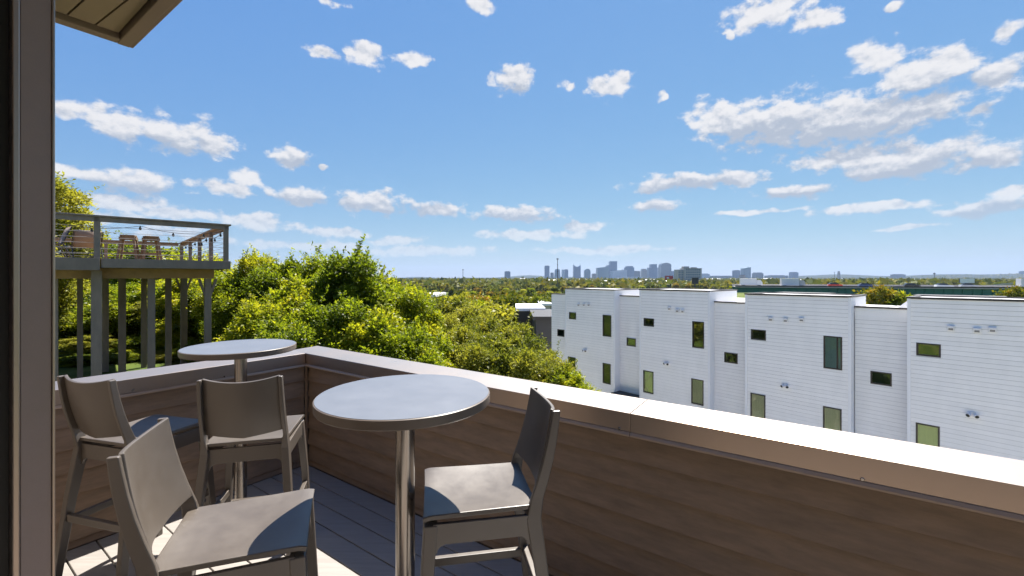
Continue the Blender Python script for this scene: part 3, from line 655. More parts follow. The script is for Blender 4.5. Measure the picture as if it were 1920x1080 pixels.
# ------------------------------------------------------------------ wooden deck next door
DA = Vector((.727, .687, 0)).normalized(); DB = Vector((-DA.y, DA.x, 0)); DC = Vector((-7.58, 11.73, 0)); DZ = 1.93
def dpt(a, b, z): return DC + DA * a + DB * b + Vector((0, 0, z))      # a: along the front edge (0 at the corner, negative to the left), b: away
def deck_ab(px, b):                                            # distance along the front where pixel column px crosses the line b behind it
    p = DC + DB * b; k = (px - 960) / F
    return (k * p.y - p.x) / (DA.x - k * DA.y)
def wooden_deck():
    root = empty('wooden_deck', dpt(-3, 4, float(ground_z(-11, 13)))); org = Vector(root.location)
    tag(root, 'raised weathered wooden deck on tall posts beside the trees', 'deck')
    def bx(a0, a1, b0, b1, z0, z1, nm, m, par=root, bevel=.004):
        q = [dpt(a0, b0, z0), dpt(a1, b0, z0), dpt(a1, b1, z0), dpt(a0, b1, z0)]; q = [p - org for p in q]
        return MB().hexa(q, [p + Vector((0, 0, z1 - z0)) for p in q]).build(nm, m, par, bevel)
    A0 = -7.5; B1 = 8.9; ap = deck_ab(184, 0)
    n = int((0 - A0) / .145)
    for i in range(n): bx(A0 + i * .145, A0 + i * .145 + .138, .02, B1 - .02, DZ - .03, DZ, 'deck_plank', TANWOOD, bevel=0)
    bx(ap + .05, .02, -.045, -.005, DZ - .21, DZ + .004, 'rim_joist', GREYWOOD); bx(A0, ap + .03, -.09, -.046, DZ - .27, DZ + .01, 'rim_joist', GREYWOOD)
    bx(-.02, .02, 0, B1, DZ - .21, DZ + .003, 'rim_joist', GREYWOOD); bx(A0, .0, B1, B1 + .04, DZ - .21, DZ, 'rim_joist', GREYWOOD)
    for i in range(18): bx(A0 + .4 * i, A0 + .4 * i + .04, .0, B1 - .01, DZ - .21, DZ - .034, 'joist', TANWOOD, bevel=0)
    for b in (.55, 3.2, 5.8, 8.3): bx(A0, -.25, b, b + .09, DZ - .46, DZ - .213, 'beam', TANWOOD)
    gz = float(ground_z(-11, 13)) - 1.2
    for px, b, w in ((181, .30, .19), (284, .60, .15), (390, .60, .15), (150, 3.25, .12), (229, 3.25, .17), (316, 3.25, .15), (100, .6, .15), (198, 5.85, .16), (270, 5.85, .15), (345, 5.85, .19)):
        a = deck_ab(px, b); p = bx(a - w / 2, a + w / 2, b - w / 2 + .05, b + w / 2 + .05, gz, DZ - .462 if b > .4 else DZ - .275, 'post', GREYWOOD)
        if px in (390, 345):                               # knee braces at the head
            for sd in (-1, 1):
                q0 = dpt(a + sd * w * .3, b + .05, DZ - .95) - org; q1 = dpt(a + sd * (w * .5 + .12), b + .05, DZ - .47) - org
                d_ = q1 - q0; MB().box((q0 + q1) / 2, (d_.length, .09, .06), d_.to_track_quat('X', 'Z').to_matrix()).build('brace', GREYWOOD, p)
    # railing
    RH = 1.0
    for k, px in enumerate((430 - 5, 182)): a = -.07 if k == 0 else deck_ab(182, 0); bx(a - .055, a + .055, -.0, .10, DZ + .004, DZ + RH - .05, 'railing_post', GREYWOOD)
    bx(A0 + .1, A0 + .2, .0, .1, DZ + .004, DZ + RH - .05, 'railing_post', GREYWOOD)
    for b in (2.15, 4.2, 6.3, 8.6): bx(-.12, -.02, b, b + .10, DZ + .004, DZ + RH - .05, 'railing_post', GREYWOOD)
    for a in (-2.4, -4.6, -6.6): bx(a, a + .1, B1 - .12, B1 - .02, DZ + .004, DZ + RH - .05, 'railing_post', GREYWOOD)
    bx(A0, .04, -.03, .13, DZ + RH - .05, DZ + RH - .01, 'top_rail', GREYWOOD); bx(A0, -.01, .0, .035, DZ + RH - .16, DZ + RH - .052, 'sub_rail', GREYWOOD)
    bx(-.15, .03, .131, B1, DZ + RH - .05, DZ + RH - .012, 'top_rail', GREYWOOD); bx(-.05, -.012, .12, B1, DZ + RH - .16, DZ + RH - .052, 'sub_rail', GREYWOOD)
    bx(A0, -.16, B1 - .15, B1 + .03, DZ + RH - .05, DZ + RH - .012, 'top_rail', GREYWOOD); bx(A0, -.16, B1 - .1, B1 - .06, DZ + RH - .16, DZ + RH - .052, 'sub_rail', GREYWOOD)
    for i in range(6):
        z = DZ + .11 + i * .125
        for q0, q1 in ((dpt(A0, .05, z), dpt(-.07, .05, z)), (dpt(-.07, .05, z), dpt(-.07, B1 - .07, z)), (dpt(A0, B1 - .07, z), dpt(-.07, B1 - .07, z))):
            MB().tube([q0 - org, q1 - org], .005, 5).build('cable', CABLEM, root)
    return root
wooden_deck()
def string_lights(p, q, n, sag, label):
    root = empty('string_lights', p); tag(root, label, 'string lights'); P = Vector(p)
    pts = []
    for i in range(33):
        t = i / 32; loc = (t * 4) % 1; pts.append(P.lerp(Vector(q), t) + Vector((0, 0, -sag * 4 * loc * (1 - loc))))
    MB().tube([k - P for k in pts], .006, 5).build('wire', BULBM, root)
    me = MB().tube([(0, 0, .0), (0, 0, -.025), (0, 0, -.05), (0, 0, -.085), (0, 0, -.10)], [.012, .014, .028, .026, .006], 8).mesh('bulb', BULBM)
    for i in range(n): link_mesh('bulb', me, root, pts[int((i + .5) / n * 32)] - P)
string_lights(dpt(-6.9, .3, DZ + .86), dpt(-.12, .16, DZ + .80), 10, .12, 'string of bulbs sagging along the front rail of the wooden deck')
string_lights(dpt(-.12, .2, DZ + .84), dpt(-.16, 8.6, DZ + .80), 12, .14, 'string of bulbs sagging along the side rail of the wooden deck')
def deck_stool(a, b, rz, label, h=.66):
    t = empty('saddle_stool', dpt(a, b, DZ), rz); tag(t, label, 'stool', 'wooden stools on the raised deck')
    MB().box((0, 0, h - .02), (.30, .27, .045)).build('seat', STOOLW, t, bevel=.012)
    for sx in (-1, 1):
        for sy in (-1, 1):
            lo = Vector((sx * .19, sy * .16, 0)); hi = Vector((sx * .12, sy * .10, h - .043)); w = .024
            MB().hexa([lo + Vector((i * w, j * w, 0)) for i, j in ((-1, -1), (1, -1), (1, 1), (-1, 1))], [hi + Vector((i * w, j * w, 0)) for i, j in ((-1, -1), (1, -1), (1, 1), (-1, 1))]).build('leg', STOOLW, t, bevel=.004)
        MB().box((sx * .175, 0, h * .45), (.024, .25, .05)).build('stretcher', STOOLW, t); MB().box((sx * .16, 0, h - .085), (.022, .22, .07)).build('apron', STOOLW, t)
    for sy in (-1, 1): MB().box((0, sy * .12, h - .085), (.29, .022, .07)).build('apron', STOOLW, t); MB().box((0, sy * .155, h * .3), (.34, .022, .045)).build('stretcher', STOOLW, t)
b0 = 1.3
deck_stool(deck_ab(241, b0), b0, .5, 'wooden backless stool between the railing post and another stool on the raised deck')
deck_stool(deck_ab(283, b0), b0, .9, 'wooden backless stool nearest the outer corner of the raised deck')
def sling_chair(a, b, rz, label):
    t = empty('sling_chair', dpt(a, b, DZ), rz); tag(t, label, 'chair', 'sling chairs on the raised deck')
    prof = [(-.02, .98 * .78), (.05, .6), (.13, .36), (.30, .33), (.55, .36)]
    mb = MB(); vs = [(x, y, z) for x, z in prof for y in (-.26, .26)]; mb.add(vs, [(2 * i, 2 * i + 1, 2 * i + 3, 2 * i + 2) for i in range(len(prof) - 1)], True)
    o = mb.build('sling', FABRICM, t); s = o.modifiers.new('solid', 'SOLIDIFY'); s.thickness = .02
    for sy in (-.28, .28):
        MB().tube([(x, sy, z) for x, z in prof], .016, 6).build('side_rail', BULBM, t)
        MB().tube([(.5, sy, .36), (.52, sy, 0)], .016, 6).build('leg', BULBM, t); MB().tube([(.13, sy, .36), (-.02, sy, 0)], .016, 6).build('leg', BULBM, t)
sling_chair(deck_ab(128, 1.2), 1.2, -2.2, 'brown sling patio chair on the raised deck with its back to the rail')
sling_chair(deck_ab(166, 1.9), 1.9, 2.6, 'brown sling patio chair beside the railing post of the raised deck')

# ------------------------------------------------------------------ trees
def leaves_mesh(name, P, size, dirs, tint, m, aspect=.5, seed=0):
    """one small folded leaf per point, pointing along dirs"""
    rng = np.random.default_rng(seed); n = len(P)
    d = dirs + rng.normal(0, .35, (n, 3)); d /= np.linalg.norm(d, axis=1)[:, None]
    r = rng.normal(0, 1, (n, 3)) * .75 + np.array([0, 0, 1.0]); s = np.cross(d, r); s /= np.linalg.norm(s, axis=1)[:, None] + 1e-9
    nn = np.cross(s, d); L = (size * np.exp(rng.normal(0, .3, n)))[:, None]; W = L * aspect
    V_ = np.empty((n, 4, 3)); V_[:, 0] = P; V_[:, 1] = P + d * L * .45 + s * W * .5 + nn * W * .12; V_[:, 2] = P + d * L - nn * L * .12; V_[:, 3] = P + d * L * .45 - s * W * .5 + nn * W * .12
    me = bpy.data.meshes.new(name); me.vertices.add(n * 4); me.vertices.foreach_set('co', V_.reshape(-1)); me.loops.add(n * 4); me.loops.foreach_set('vertex_index', np.arange(n * 4, dtype=np.int32))
    me.polygons.add(n); me.polygons.foreach_set('loop_start', np.arange(0, n * 4, 4, dtype=np.int32)); me.polygons.foreach_set('loop_total', np.full(n, 4, dtype=np.int32))
    a = me.attributes.new('tint', 'FLOAT', 'FACE'); a.data.foreach_set('value', np.clip(tint, 0, 1).astype(np.float32))
    me.materials.append(m); me.update(calc_edges=True); return me
def crown_points(seed, H, R, lobes, twigs, per, shoots=10, base=.28, droop=0.0):
    """twigs standing out of many lobes; returns leaf points, directions, tints and lobe centres"""
    rng = np.random.default_rng(seed); Ps = []; Ds = []; T = []; LC = []
    for i in range(lobes):
        t = (i + .5) / lobes; z = base * H + (H * (1 - base)) * (t ** .9) * .93
        prof = math.sin(math.pi * min(1, .12 + .86 * (1 - t))) ** .7
        a = i * 2.399963 + rng.uniform(-.4, .4); rr = R * prof * math.sqrt(rng.uniform(.15, 1)) * .8
        c = np.array([rr * math.cos(a), rr * math.sin(a), z]); lr = R * rng.uniform(.17, .38); LC.append((c, lr)); lt = rng.normal(0, .19)
        d = rng.normal(0, 1, (twigs, 3)); d[:, 2] += .35; d /= np.linalg.norm(d, axis=1)[:, None]
        ln = lr * rng.uniform(.75, 1.25, twigs); st = lr * rng.uniform(.15, .75, twigs)
        bend = rng.normal(0, .25, (twigs, 3)); bend[:, 2] -= droop
        tw_t = rng.normal(0, .10, twigs)
        for k in range(per):
            f = (k + .5) / per; q = c + d * (st + (ln - st) * f)[:, None] * np.array([1, 1, .85]) + bend * (f * f * lr * .3)
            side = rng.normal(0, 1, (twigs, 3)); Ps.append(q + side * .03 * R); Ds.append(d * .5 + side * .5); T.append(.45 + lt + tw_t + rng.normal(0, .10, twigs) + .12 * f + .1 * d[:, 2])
    for i in range(shoots):                                     # leading shoots breaking the outline
        a = rng.uniform(0, 6.28); rr = R * .7 * math.sqrt(rng.uniform(0, 1)); c, lr = LC[rng.integers(max(0, lobes - 9), lobes)]
        n = 22; b = c + np.array([0, 0, lr * .6]) + rng.normal(0, .3, 3) * lr; d = np.array([rng.normal(0, .35), rng.normal(0, .35), 1.0]); ln = R * rng.uniform(.18, .42)
        f = np.linspace(0, 1, n)[:, None]; q = b + d * f * ln + np.array([d[0], d[1], -.3]) * f * f * .25 * ln
        sd = rng.normal(0, 1, (n, 3)); sd[:, 2] *= .4; Ps.append(q); Ds.append(sd + np.array([0, 0, .5])); T.append(.5 + rng.normal(0, .12, n))
    return np.concatenate(Ps), np.concatenate(Ds), np.concatenate(T), LC
def trunk_mesh(name, H, R, LC, r0, seed):
    rng = np.random.default_rng(seed); mb = MB(); k = 7; pts = []; x = y = 0
    for i in range(k): pts.append((x, y, H * .86 * i / (k - 1))); x += rng.normal(0, .035) * R; y += rng.normal(0, .035) * R
    mb.tube(pts, [r0 * (1.25 if i == 0 else 1) * (1 - .85 * i / (k - 1)) for i in range(k)], 9)
    for c, lr in LC:
        z = max(H * .12, c[2] - .55 * math.hypot(c[0], c[1]) - .3); t = min(z / (H * .86), .95); j = int(t * (k - 1)); f = t * (k - 1) - j; p0 = Vector(pts[j]).lerp(Vector(pts[min(j + 1, k - 1)]), f); p2 = Vector(c); p1 = p0.lerp(p2, .5) + Vector((0, 0, -.08 * R)); rr = r0 * (1 - .8 * t) * .5
        mb.tube([p0, p1, p2], [rr, rr * .65, rr * .2], 6)
    return mb.mesh(name, BARK)
NEAR = []
for i, (H, R, lobes, tw, per, sh, asp, m, size) in enumerate([
        (7.0, 2.5, 52, 95, 8, 16, .55, GREEN, .145), (7.0, 2.0, 44, 105, 8, 34, .5, GREEN, .14), (6.5, 2.6, 52, 95, 8, 12, .55, GREEN, .145),
        (7.0, 2.3, 48, 95, 8, 14, .42, OLIVE, .14), (7.5, 2.2, 44, 95, 8, 18, .42, OLIVE, .14)]):
    P, D, T, LC = crown_points(11 + i, H, R, lobes, tw, per, sh, base=.14, droop=.2)
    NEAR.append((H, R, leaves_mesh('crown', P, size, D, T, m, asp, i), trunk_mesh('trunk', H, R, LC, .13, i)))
def near_tree(px, Y, top, var, label, wid=1.0, rz=0, group='trees close to the deck'):
    H, R, cm, tm = NEAR[var]; x = (px - 960) / F * Y; z0 = float(ground_z(x, Y)) - .15; zt = CAMZ - (top - HZ) / F * Y
    h = zt - z0; o = empty('leafy_tree', (x, Y, z0), rz); k = min(wid, h / H)
    tag(o, label, 'tree', group); t = link_mesh('trunk', tm, o); t.scale = (k * 1.1, k * 1.1, (h - .5 * k) / H)
    c = link_mesh('crown', cm, o, (0, 0, h - H * k)); c.scale = (wid, wid, k)
    ut = bpy.data.objects.new('limbs', tm); COL.objects.link(ut); ut.parent = c; ut.scale = (.96, .96, .98)
    return o
random.seed(3)
NT = [  # px, distance, top row, variety, width
      (85, 17, 325, 4, .9), (660, 12.5, 478, 1, .62), (640, 13.6, 505, 2, .6), (555, 15, 486, 0, .6), (590, 13.2, 520, 2, .6), (520, 14, 510, 2, .5), (480, 16, 480, 1, .5), (490, 18, 505, 0, .8), (430, 15.5, 520, 2, .45), (450, 13.5, 560, 0, .42),
      (715, 13.5, 530, 0, .55), (755, 13, 548, 2, .5), (700, 16, 522, 1, .8), (775, 14.5, 585, 0, .42), (800, 12, 640, 2, .42),
      (505, 11.5, 570, 2, .42), (470, 11.5, 600, 0, .38), (560, 10.2, 590, 0, .46), (620, 10.4, 570, 2, .5), (690, 10.2, 590, 0, .5), (745, 10, 622, 2, .45), (575, 12, 545, 1, .5), (780, 9.6, 660, 0, .4), (530, 9.2, 620, 2, .38),
      (205, 27, 448, 0, 1.1), (300, 26, 464, 2, 1.0), (375, 24, 482, 0, 1.0), (110, 23, 535, 2, .9), (165, 21.5, 545, 0, .8), (240, 21, 535, 2, .8), (310, 20.5, 530, 1, .8), (375, 19.5, 518, 2, .8), (118, 18.2, 585, 1, .6), (165, 17.2, 628, 4, .5), (210, 18.8, 570, 0, .65), (262, 17.4, 632, 1, .5), (300, 19.2, 560, 4, .6), (348, 17.6, 600, 0, .55), (372, 16.2, 640, 1, .42), (400, 18, 545, 0, .55), (140, 15.4, 668, 1, .34), (232, 16.2, 662, 0, .36), (318, 16.4, 655, 4, .36),
      (848, 24, 556, 3, .85), (825, 18, 590, 4, .6), (880, 21, 572, 4, .7), (905, 19, 592, 3, .65), (950, 18, 606, 4, .7), (990, 17, 630, 3, .6), (865, 15.5, 612, 3, .65), (835, 12.5, 650, 4, .55), (885, 12.5, 645, 3, .5), (925, 13.5, 630, 4, .6), (970, 12.8, 655, 3, .55), (1015, 14, 660, 4, .5), (1040, 12.8, 680, 3, .42), (1066, 12.2, 698, 2, .33)]
def near_label(px, Y, top):
    if px == 85: return 'tall feathery tree rising above the wooden deck railing beside the doorframe'
    if px == 660: return 'tallest yellow-green tree with upright leafy shoots above the parapet corner'
    if px == 1066: return 'small bright green tree reaching across the foot of the townhouses'
    if px == 848: return 'tallest olive tree of the clump beside the townhouses'
    return None
rows = {'deck': [], 'back': [], 'front': [], 'olive': []}
for t in NT:
    px, Y, top = t[:3]
    if near_label(px, Y, top) is None: rows['deck' if px <= 400 else 'olive' if px > 805 else 'front' if Y < 12.2 else 'back'].append(t)
ORD = 'first second third fourth fifth sixth seventh eighth ninth tenth eleventh twelfth thirteenth fourteenth fifteenth sixteenth seventeenth eighteenth nineteenth twentieth'.split()
LABELS = {}
for k, r in rows.items():
    r.sort(key=lambda t: t[0] if k != 'deck' else -t[0])
    for i, t in enumerate(r):
        LABELS[t] = {'deck': f'bushy green tree behind the wooden deck posts, {ORD[i]} counted from the deck corner', 'back': f'dense yellow-green tree, {ORD[i]} from the wooden deck in the row behind the bushes',
                     'front': f'low bushy green tree just beyond the parapet, {ORD[i]} from the wooden deck', 'olive': f'olive green tree before the townhouses, {ORD[i]} from the yellow-green trees'}[k]
for i, t in enumerate(NT):
    px, Y, top, var, wid = t
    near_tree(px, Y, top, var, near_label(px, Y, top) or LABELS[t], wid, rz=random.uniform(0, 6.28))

MID = []
for i, m in enumerate((GREEN, AUTUMN, AUTUMN, OLIVE, AUTUMN)):
    P, D, T, LC = crown_points(41 + i, 9, 3.6, 34, 52, 6, 0, base=.12)
    MID.append((leaves_mesh('distant_tree', P, .36, D, T, m, .6, 60 + i)))
MIDL = ['green tree in the wooded valley beyond the townhouses', 'tree turning yellow in the wooded valley beyond the townhouses', 'tree turning rusty gold in the wooded valley beyond the townhouses', 'dull olive tree in the wooded valley beyond the townhouses', 'yellowish tree in the wooded valley beyond the townhouses']
rngm = np.random.default_rng(8); made = 0; MIDPOS = []
def in_houses(x, y):
    d = Vector((x, y, 0)) - FP; s = -d.dot(FD); w = d.dot(BK); return -14 < s < 22 and -5 < w < 13
while made < 296:
    lf = made % 2; px = rngm.uniform(745, 1060) if lf else rngm.uniform(1040, 1925); Y = math.exp(rngm.uniform(math.log(34 if lf else 75), math.log(420 if lf else 560))); x = (px - 960) / F * Y
    if in_houses(x, Y) or (px < 1100 and Y < 34): continue
    if any(a < px < b and Y < c for a, b, c in ((775, 825, 52), (955, 1040, 45))): continue
    if abs(Y - (165 - (px - 1385) / 535 * 30)) < 9 and px > 1340: continue
    if any((x - a) ** 2 + (Y - b) ** 2 < (2.6 + Y * .009) ** 2 for a, b in MIDPOS): continue
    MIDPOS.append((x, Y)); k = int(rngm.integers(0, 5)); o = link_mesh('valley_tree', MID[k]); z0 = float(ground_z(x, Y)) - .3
    h = rngm.uniform(.62, 1.12); 
    top = CAMZ - (531 - HZ) / F * Y; h = min(h, max(.35, (top - z0) / 9.2))
    if px > 1340 and Y < 150: h = min(h, max(.3, (CAMZ - (546 - HZ) / F * Y - z0) / 9))
    wv = rngm.uniform(.75, 1.15); o.location = (x, Y, z0); o.scale = (wv, wv, h); o.rotation_euler = (0, 0, rngm.uniform(0, 6.28))
    tag(o, MIDL[k], 'tree', 'trees in the valley'); made += 1
for px, Y, top, k, w_ in ((1655, 62, 540, 1, .95), (1905, 75, 541, 1, .8), (1625, 70, 548, 4, .7), (1690, 80, 549, 0, .7)):
    o = link_mesh('valley_tree', MID[k]); x = (px - 960) / F * Y; z0 = float(ground_z(x, Y)) - .3; o.location = (x, Y, z0); o.scale = (w_, w_, (CAMZ - (top - HZ) / F * Y - z0) / 9)
    tag(o, ['tree turning yellow standing just in front of the teal bridge', 'gold-leaved tree by the ramp end of the teal bridge', 'yellowish tree filling the gap between townhouse roofs', 'green tree behind the gap between townhouse roofs'][(0, 1, 2, 3)[[1655, 1905, 1625, 1690].index(px)]], 'tree', 'trees in the valley')
def far_wood():
    rng = np.random.default_rng(77); n = 9500; Y = np.exp(rng.uniform(np.log(480), np.log(5300), n)); px = rng.uniform(640, 2000, n); X = (px - 960) / F * Y
    keep = np.sin(X * .004 + 1) * np.cos(Y * .0035) + rng.normal(0, .5, n) > -.55; X = X[keep]; Y = Y[keep]; n = len(X)
    Z = ground_z(X, Y); R = rng.uniform(3.5, 6.5, n) * (1 + Y / 7000); H = rng.uniform(7, 12, n); k = 20
    d = rng.normal(0, 1, (n, k, 3)); d /= np.linalg.norm(d, axis=2)[..., None]; d[..., 2] = np.abs(d[..., 2]) * 1.0
    P = np.stack([X, Y, Z], 1)[:, None, :] + d * np.stack([R, R, H * .75], 1)[:, None, :] + np.array([0, 0, 1.0]); T = np.repeat(rng.normal(.45, .25, n), k) + rng.normal(0, .06, n * k)
    S = np.repeat(R, k) * .85
    me = leaves_mesh('woodland', P.reshape(-1, 3) - (d * .3).reshape(-1, 3), S, (d * .3 + rng.normal(0, 1, d.shape)).reshape(-1, 3), T, FARLEAF, .9, 5)
    o = link_mesh('woodland', me); tag(o, 'far wooded plain merging into one green mass before the skyline', 'woodland', kind='stuff')
far_wood()

# ------------------------------------------------------------------ mid-distance buildings
def box_house(px0, px1, top, Y, depth, wall, roofm, label, wins=3, name='house', cat='house', group=None, gable=False, kind_top=None):
    x0, x1 = (px0 - 960) / F * Y, (px1 - 960) / F * Y; zt = CAMZ - (top - HZ) / F * Y; g = float(ground_z((x0 + x1) / 2, Y)) - .5
    t = empty(name, ((x0 + x1) / 2, Y + depth / 2, g)); o = Vector(t.location); tag(t, label, cat, group); w = x1 - x0; h = zt - g
    MB().box((0, 0, h / 2), (w, depth, h)).build('wall', wall, t)
    if gable:
        r = MB().prism([(-w / 2 - .4, -depth / 2 - .4, h), (-w / 2 - .4, depth / 2 + .4, h), (-w / 2 - .4, 0, h + depth * .22)], (w + .8, 0, 0)); r.build('roof', roofm, t)
    else: MB().box((0, 0, h + .15), (w + .5, depth + .5, .3)).build('roof', roofm, t)
    n = wins; ww = w / (n * 1.9 + .6)
    for i in range(n):
        for zz in ([h - 2.2] if h < 7 else [h - 2.2, h - 5.2]):
            p = MB().box((-w / 2 + (i + .5) * w / n, -depth / 2 - .03, zz), (ww, .06, 1.3)).build('window', DARKIN, t)
    return t
box_house(792, 813, 557, 52, 8, CHAR, WTRIM, 'charcoal flat-roofed house with white roof edge among the green trees', 2)
box_house(972, 1018, 583, 44, 7, CHAR, WTRIM, 'low charcoal house with bright white roof edge beside the townhouse row', 3)
box_house(1005, 1060, 600, 36, 8, CHAR, DARKT, 'charcoal building standing against the far end townhouse', 2)
box_house(1015, 1032, 573, 60, 8, CONC, WTRIM, 'small pale-roofed house behind the charcoal building', 2)
random.seed(21)
BRICK = mat('dull_brick', (.26, .15, .11), .85, var=.15); TANW = mat('tan_wall', (.45, .40, .33), .8, var=.1); GREYR = mat('grey_metal_roof', (.45, .46, .47), .5, var=.1)
for i in range(64):
    Y = math.exp(random.uniform(math.log(620), math.log(3900))); px = random.uniform(765, 1925); x = (px - 960) / F * Y; w = random.uniform(14, 46) * (1 + Y / 3000); h = random.uniform(5, 9) * (1 + Y / 4500)
    g = float(ground_z(x, Y)); t = empty('warehouse', (x, Y, g - 1), random.uniform(-.35, .35)); k = i % 4
    tag(t, ['low tan flat-roofed warehouse among far trees', 'low tan building with grey pitched roof among far trees', 'low brick flat-roofed building among far trees', 'grey shed with pitched metal roof among far trees'][k], 'warehouse', 'low buildings scattered over the plain')
    MB().box((0, 0, h / 2), (w, 14, h)).build('wall', (TANW, TANW, BRICK, CONC)[k], t)
    if k % 2: MB().prism([(-w / 2 - .4, -7.4, h), (-w / 2 - .4, 7.4, h), (-w / 2 - .4, 0, h + 2.6)], (w + .8, 0, 0)).build('roof', GREYR, t)
    else: MB().box((0, 0, h + .3), (w + .6, 14.6, .6)).build('roof', CONC, t)

# ------------------------------------------------------------------ highway bridge with traffic, ramp, signs
def bridge():
    a = at(1378, 537.3, 165); b = at(2010, 541.6, 132); zt = -2.45; a.z = b.z = 0; d = (b - a).normalized(); n = Vector((-d.y, d.x, 0)); L = (b - a).length
    t = empty('highway_bridge', (*a.xy, -14)); org = Vector(t.location); tag(t, 'long teal green steel girder highway bridge behind the townhouse roofs', 'bridge')
    M = Matrix((d, n, Vector((0, 0, 1)))).transposed()
    def bx(s, off, z, dims, nm, m, par=None): return MB().box(a + d * s + n * off + Vector((0, 0, z)) - org, dims, M).build(nm, m, par or t)
    bx(L / 2, 0, zt - .75, (L, .3, 1.9), 'girder', TEAL); bx(L / 2, 9, zt - .75, (L, .3, 1.9), 'girder', TEAL)
    bx(L / 2, 0, zt - 1.75, (L, .6, .08), 'flange', TEAL)
    for i in range(int(L / 2.4)): bx(1 + i * 2.4, -.25, zt - .75, (.10, .2, 1.8), 'stiffener', TEAL)
    bx(L / 2, 4.5, zt + .36, (L, 11, .3), 'road_deck', CONC); bx(L / 2, -.9, zt + .72, (L, .22, .42), 'guard_rail', DARKT); bx(L / 2, 9.9, zt + .9, (L, .22, .8), 'guard_rail', CONC)
    for s in np.arange(14, L, 25):
        bx(float(s), 1, -8.6, (1.0, 1.0, 9.6), 'pier', TEAL); bx(float(s), 8, -8.6, (1.0, 1.0, 9.6), 'pier', TEAL); bx(float(s), 4.5, zt - 2.2, (1.2, 9.5, .76), 'pier_cap', TEAL)
    paints = [('white', (.75, .75, .76)), ('silver', (.42, .43, .45)), ('red', (.42, .03, .02)), ('blue', (.05, .08, .2)), ('black', (.02, .02, .022))]
    random.seed(6); tyre = mat('tyre', (.02, .02, .02), .8); gl = mat('car_glass', (.02, .025, .03), .1)
    spots = [6, 19, 33, 41, 55, 62, 70, 84, 97, 108]
    for i, s in enumerate(spots):
        nm, col = paints[i % 5] if i != 7 else paints[2]; pm = mat('car_' + nm, col, .3, coat=.6); c = a + d * s + n * (2.2 if i % 2 else 6); truck = i in (0, 1, 7)
        v = empty('box_truck' if truck else 'car', (c.x, c.y, zt + .512), math.atan2(d.y, d.x)); 
        place = ['near the tree end of the bridge', 'followed by a red car on the bridge', 'in mid span', 'beyond the rusty tree', 'between two pale cars', 'ahead of a dark car', 'passing a silver car', 'with red cab near the billboard', 'behind the red truck', 'at the far ramp end of the bridge'][i]
        tag(v, f'{nm} {"box truck" if truck else "car"} driving on the teal bridge {place}', 'truck' if truck else 'car', 'traffic on the bridge')
        if truck:
            MB().box((-.9, 0, 1.75), (5.6, 2.4, 2.5)).build('cargo_box', mat('car_white', (.75, .75, .76)), v, bevel=.05); MB().prism([(1.95, -1.1, .5), (3.9, -1.1, .5), (3.9, -1.1, 1.4), (3.3, -1.1, 2.4), (1.95, -1.1, 2.4)], (0, 2.2, 0)).build('cab', pm, v)
            wx = (-2.4, 2.9); r = .48
        else:
            MB().prism([(-2.2, -.88, .35), (2.2, -.88, .35), (2.2, -.88, .75), (1.2, -.88, .92), (-2.1, -.88, .98)], (0, 1.76, 0)).build('body', pm, v, bevel=.05)
            MB().prism([(-1.9, -.76, .95), (1.15, -.76, .92), (.4, -.7, 1.45), (-1.3, -.7, 1.45)], (0, 1.5, 0)).build('cabin', gl, v)
            wx = (-1.4, 1.4); r = .33
        for x in wx:
            for y in (-.85, .7): MB().tube([(x, y, r), (x, y + .2, r)], r, 12).build('wheel', tyre, v)
    r0 = at(1815, 541, 300); r1 = at(2010, 522, 240); m = (r1 - r0); c = (r0 + r1) / 2
    rp = empty('overpass_ramp', (c.x, c.y, -14)); tag(rp, 'pale concrete highway ramp climbing behind the teal bridge', 'ramp')
    o = Vector(rp.location); Q = m.to_track_quat('X', 'Z').to_matrix(); MB().box(c - o, (m.length, 9, 1.0), Q).build('road_deck', CONC, rp); MB().box(c - o + Vector((0, -4.4, .8)), (m.length, .3, .7), Q).build('guard_rail', CONC, rp)
    for k in (.12, .38, .64, .9): p = r0.lerp(r1, k) - o; MB().box((p.x, p.y, (p.z - .5) / 2), (1.4, 3, p.z - .5)).build('pier', CONC, rp)
bridge()
def billboard(px0, px1, y0, y1, Y, face, label, double=False):
    x0, x1 = (px0 - 960) / F * Y, (px1 - 960) / F * Y; zt = CAMZ - (y0 - HZ) / F * Y; zb = CAMZ - (y1 - HZ) / F * Y; g = float(ground_z((x0 + x1) / 2, Y)); c = (x0 + x1) / 2
    t = empty('billboard', (c, Y, g)); tag(t, label, 'billboard'); w = x1 - x0
    MB().box((0, 0, (zt + zb) / 2 - g), (w, .5, zt - zb)).build('panel', face, t)
    MB().box((0, 0, zb - g - .2), (w + .4, 1.2, .25)).build('catwalk', DARKT, t); MB().tube([(0, .5, 0), (0, .5, zt - g)], .45, 10).build('pole', DARKT, t)
    for k in (-1, 1): MB().box((k * (w / 2 + .12), 0, (zt + zb) / 2 - g), (.24, .7, zt - zb + .3)).build('frame', DARKT, t)
    return t
REDM = mat('red_panel', (.42, .035, .03), .6, var=.1); SCREEN = mat('pale_panel', (.62, .68, .76), .5, var=.12, scale=.4); NAVY = mat('black_panel', (.02, .02, .025), .6)
bb = billboard(1247, 1261.5, 517, 525, 620, REDM, 'red billboard with pale mark above the trees left of the glass office')
mk = MB().box((-1.6, -.27, 29), (3.4, .04, 2.2)).build('mark', SCREEN, bb)
gz_ = float(ground_z((1254 - 960) / F * 620, 620)); mk.location = (0, 0, CAMZ - (521 - HZ) / F * 620 - gz_ - 29)
billboard(1298, 1309, 520.5, 532, 330, NAVY, 'black-backed billboard standing in front of the glass office block')
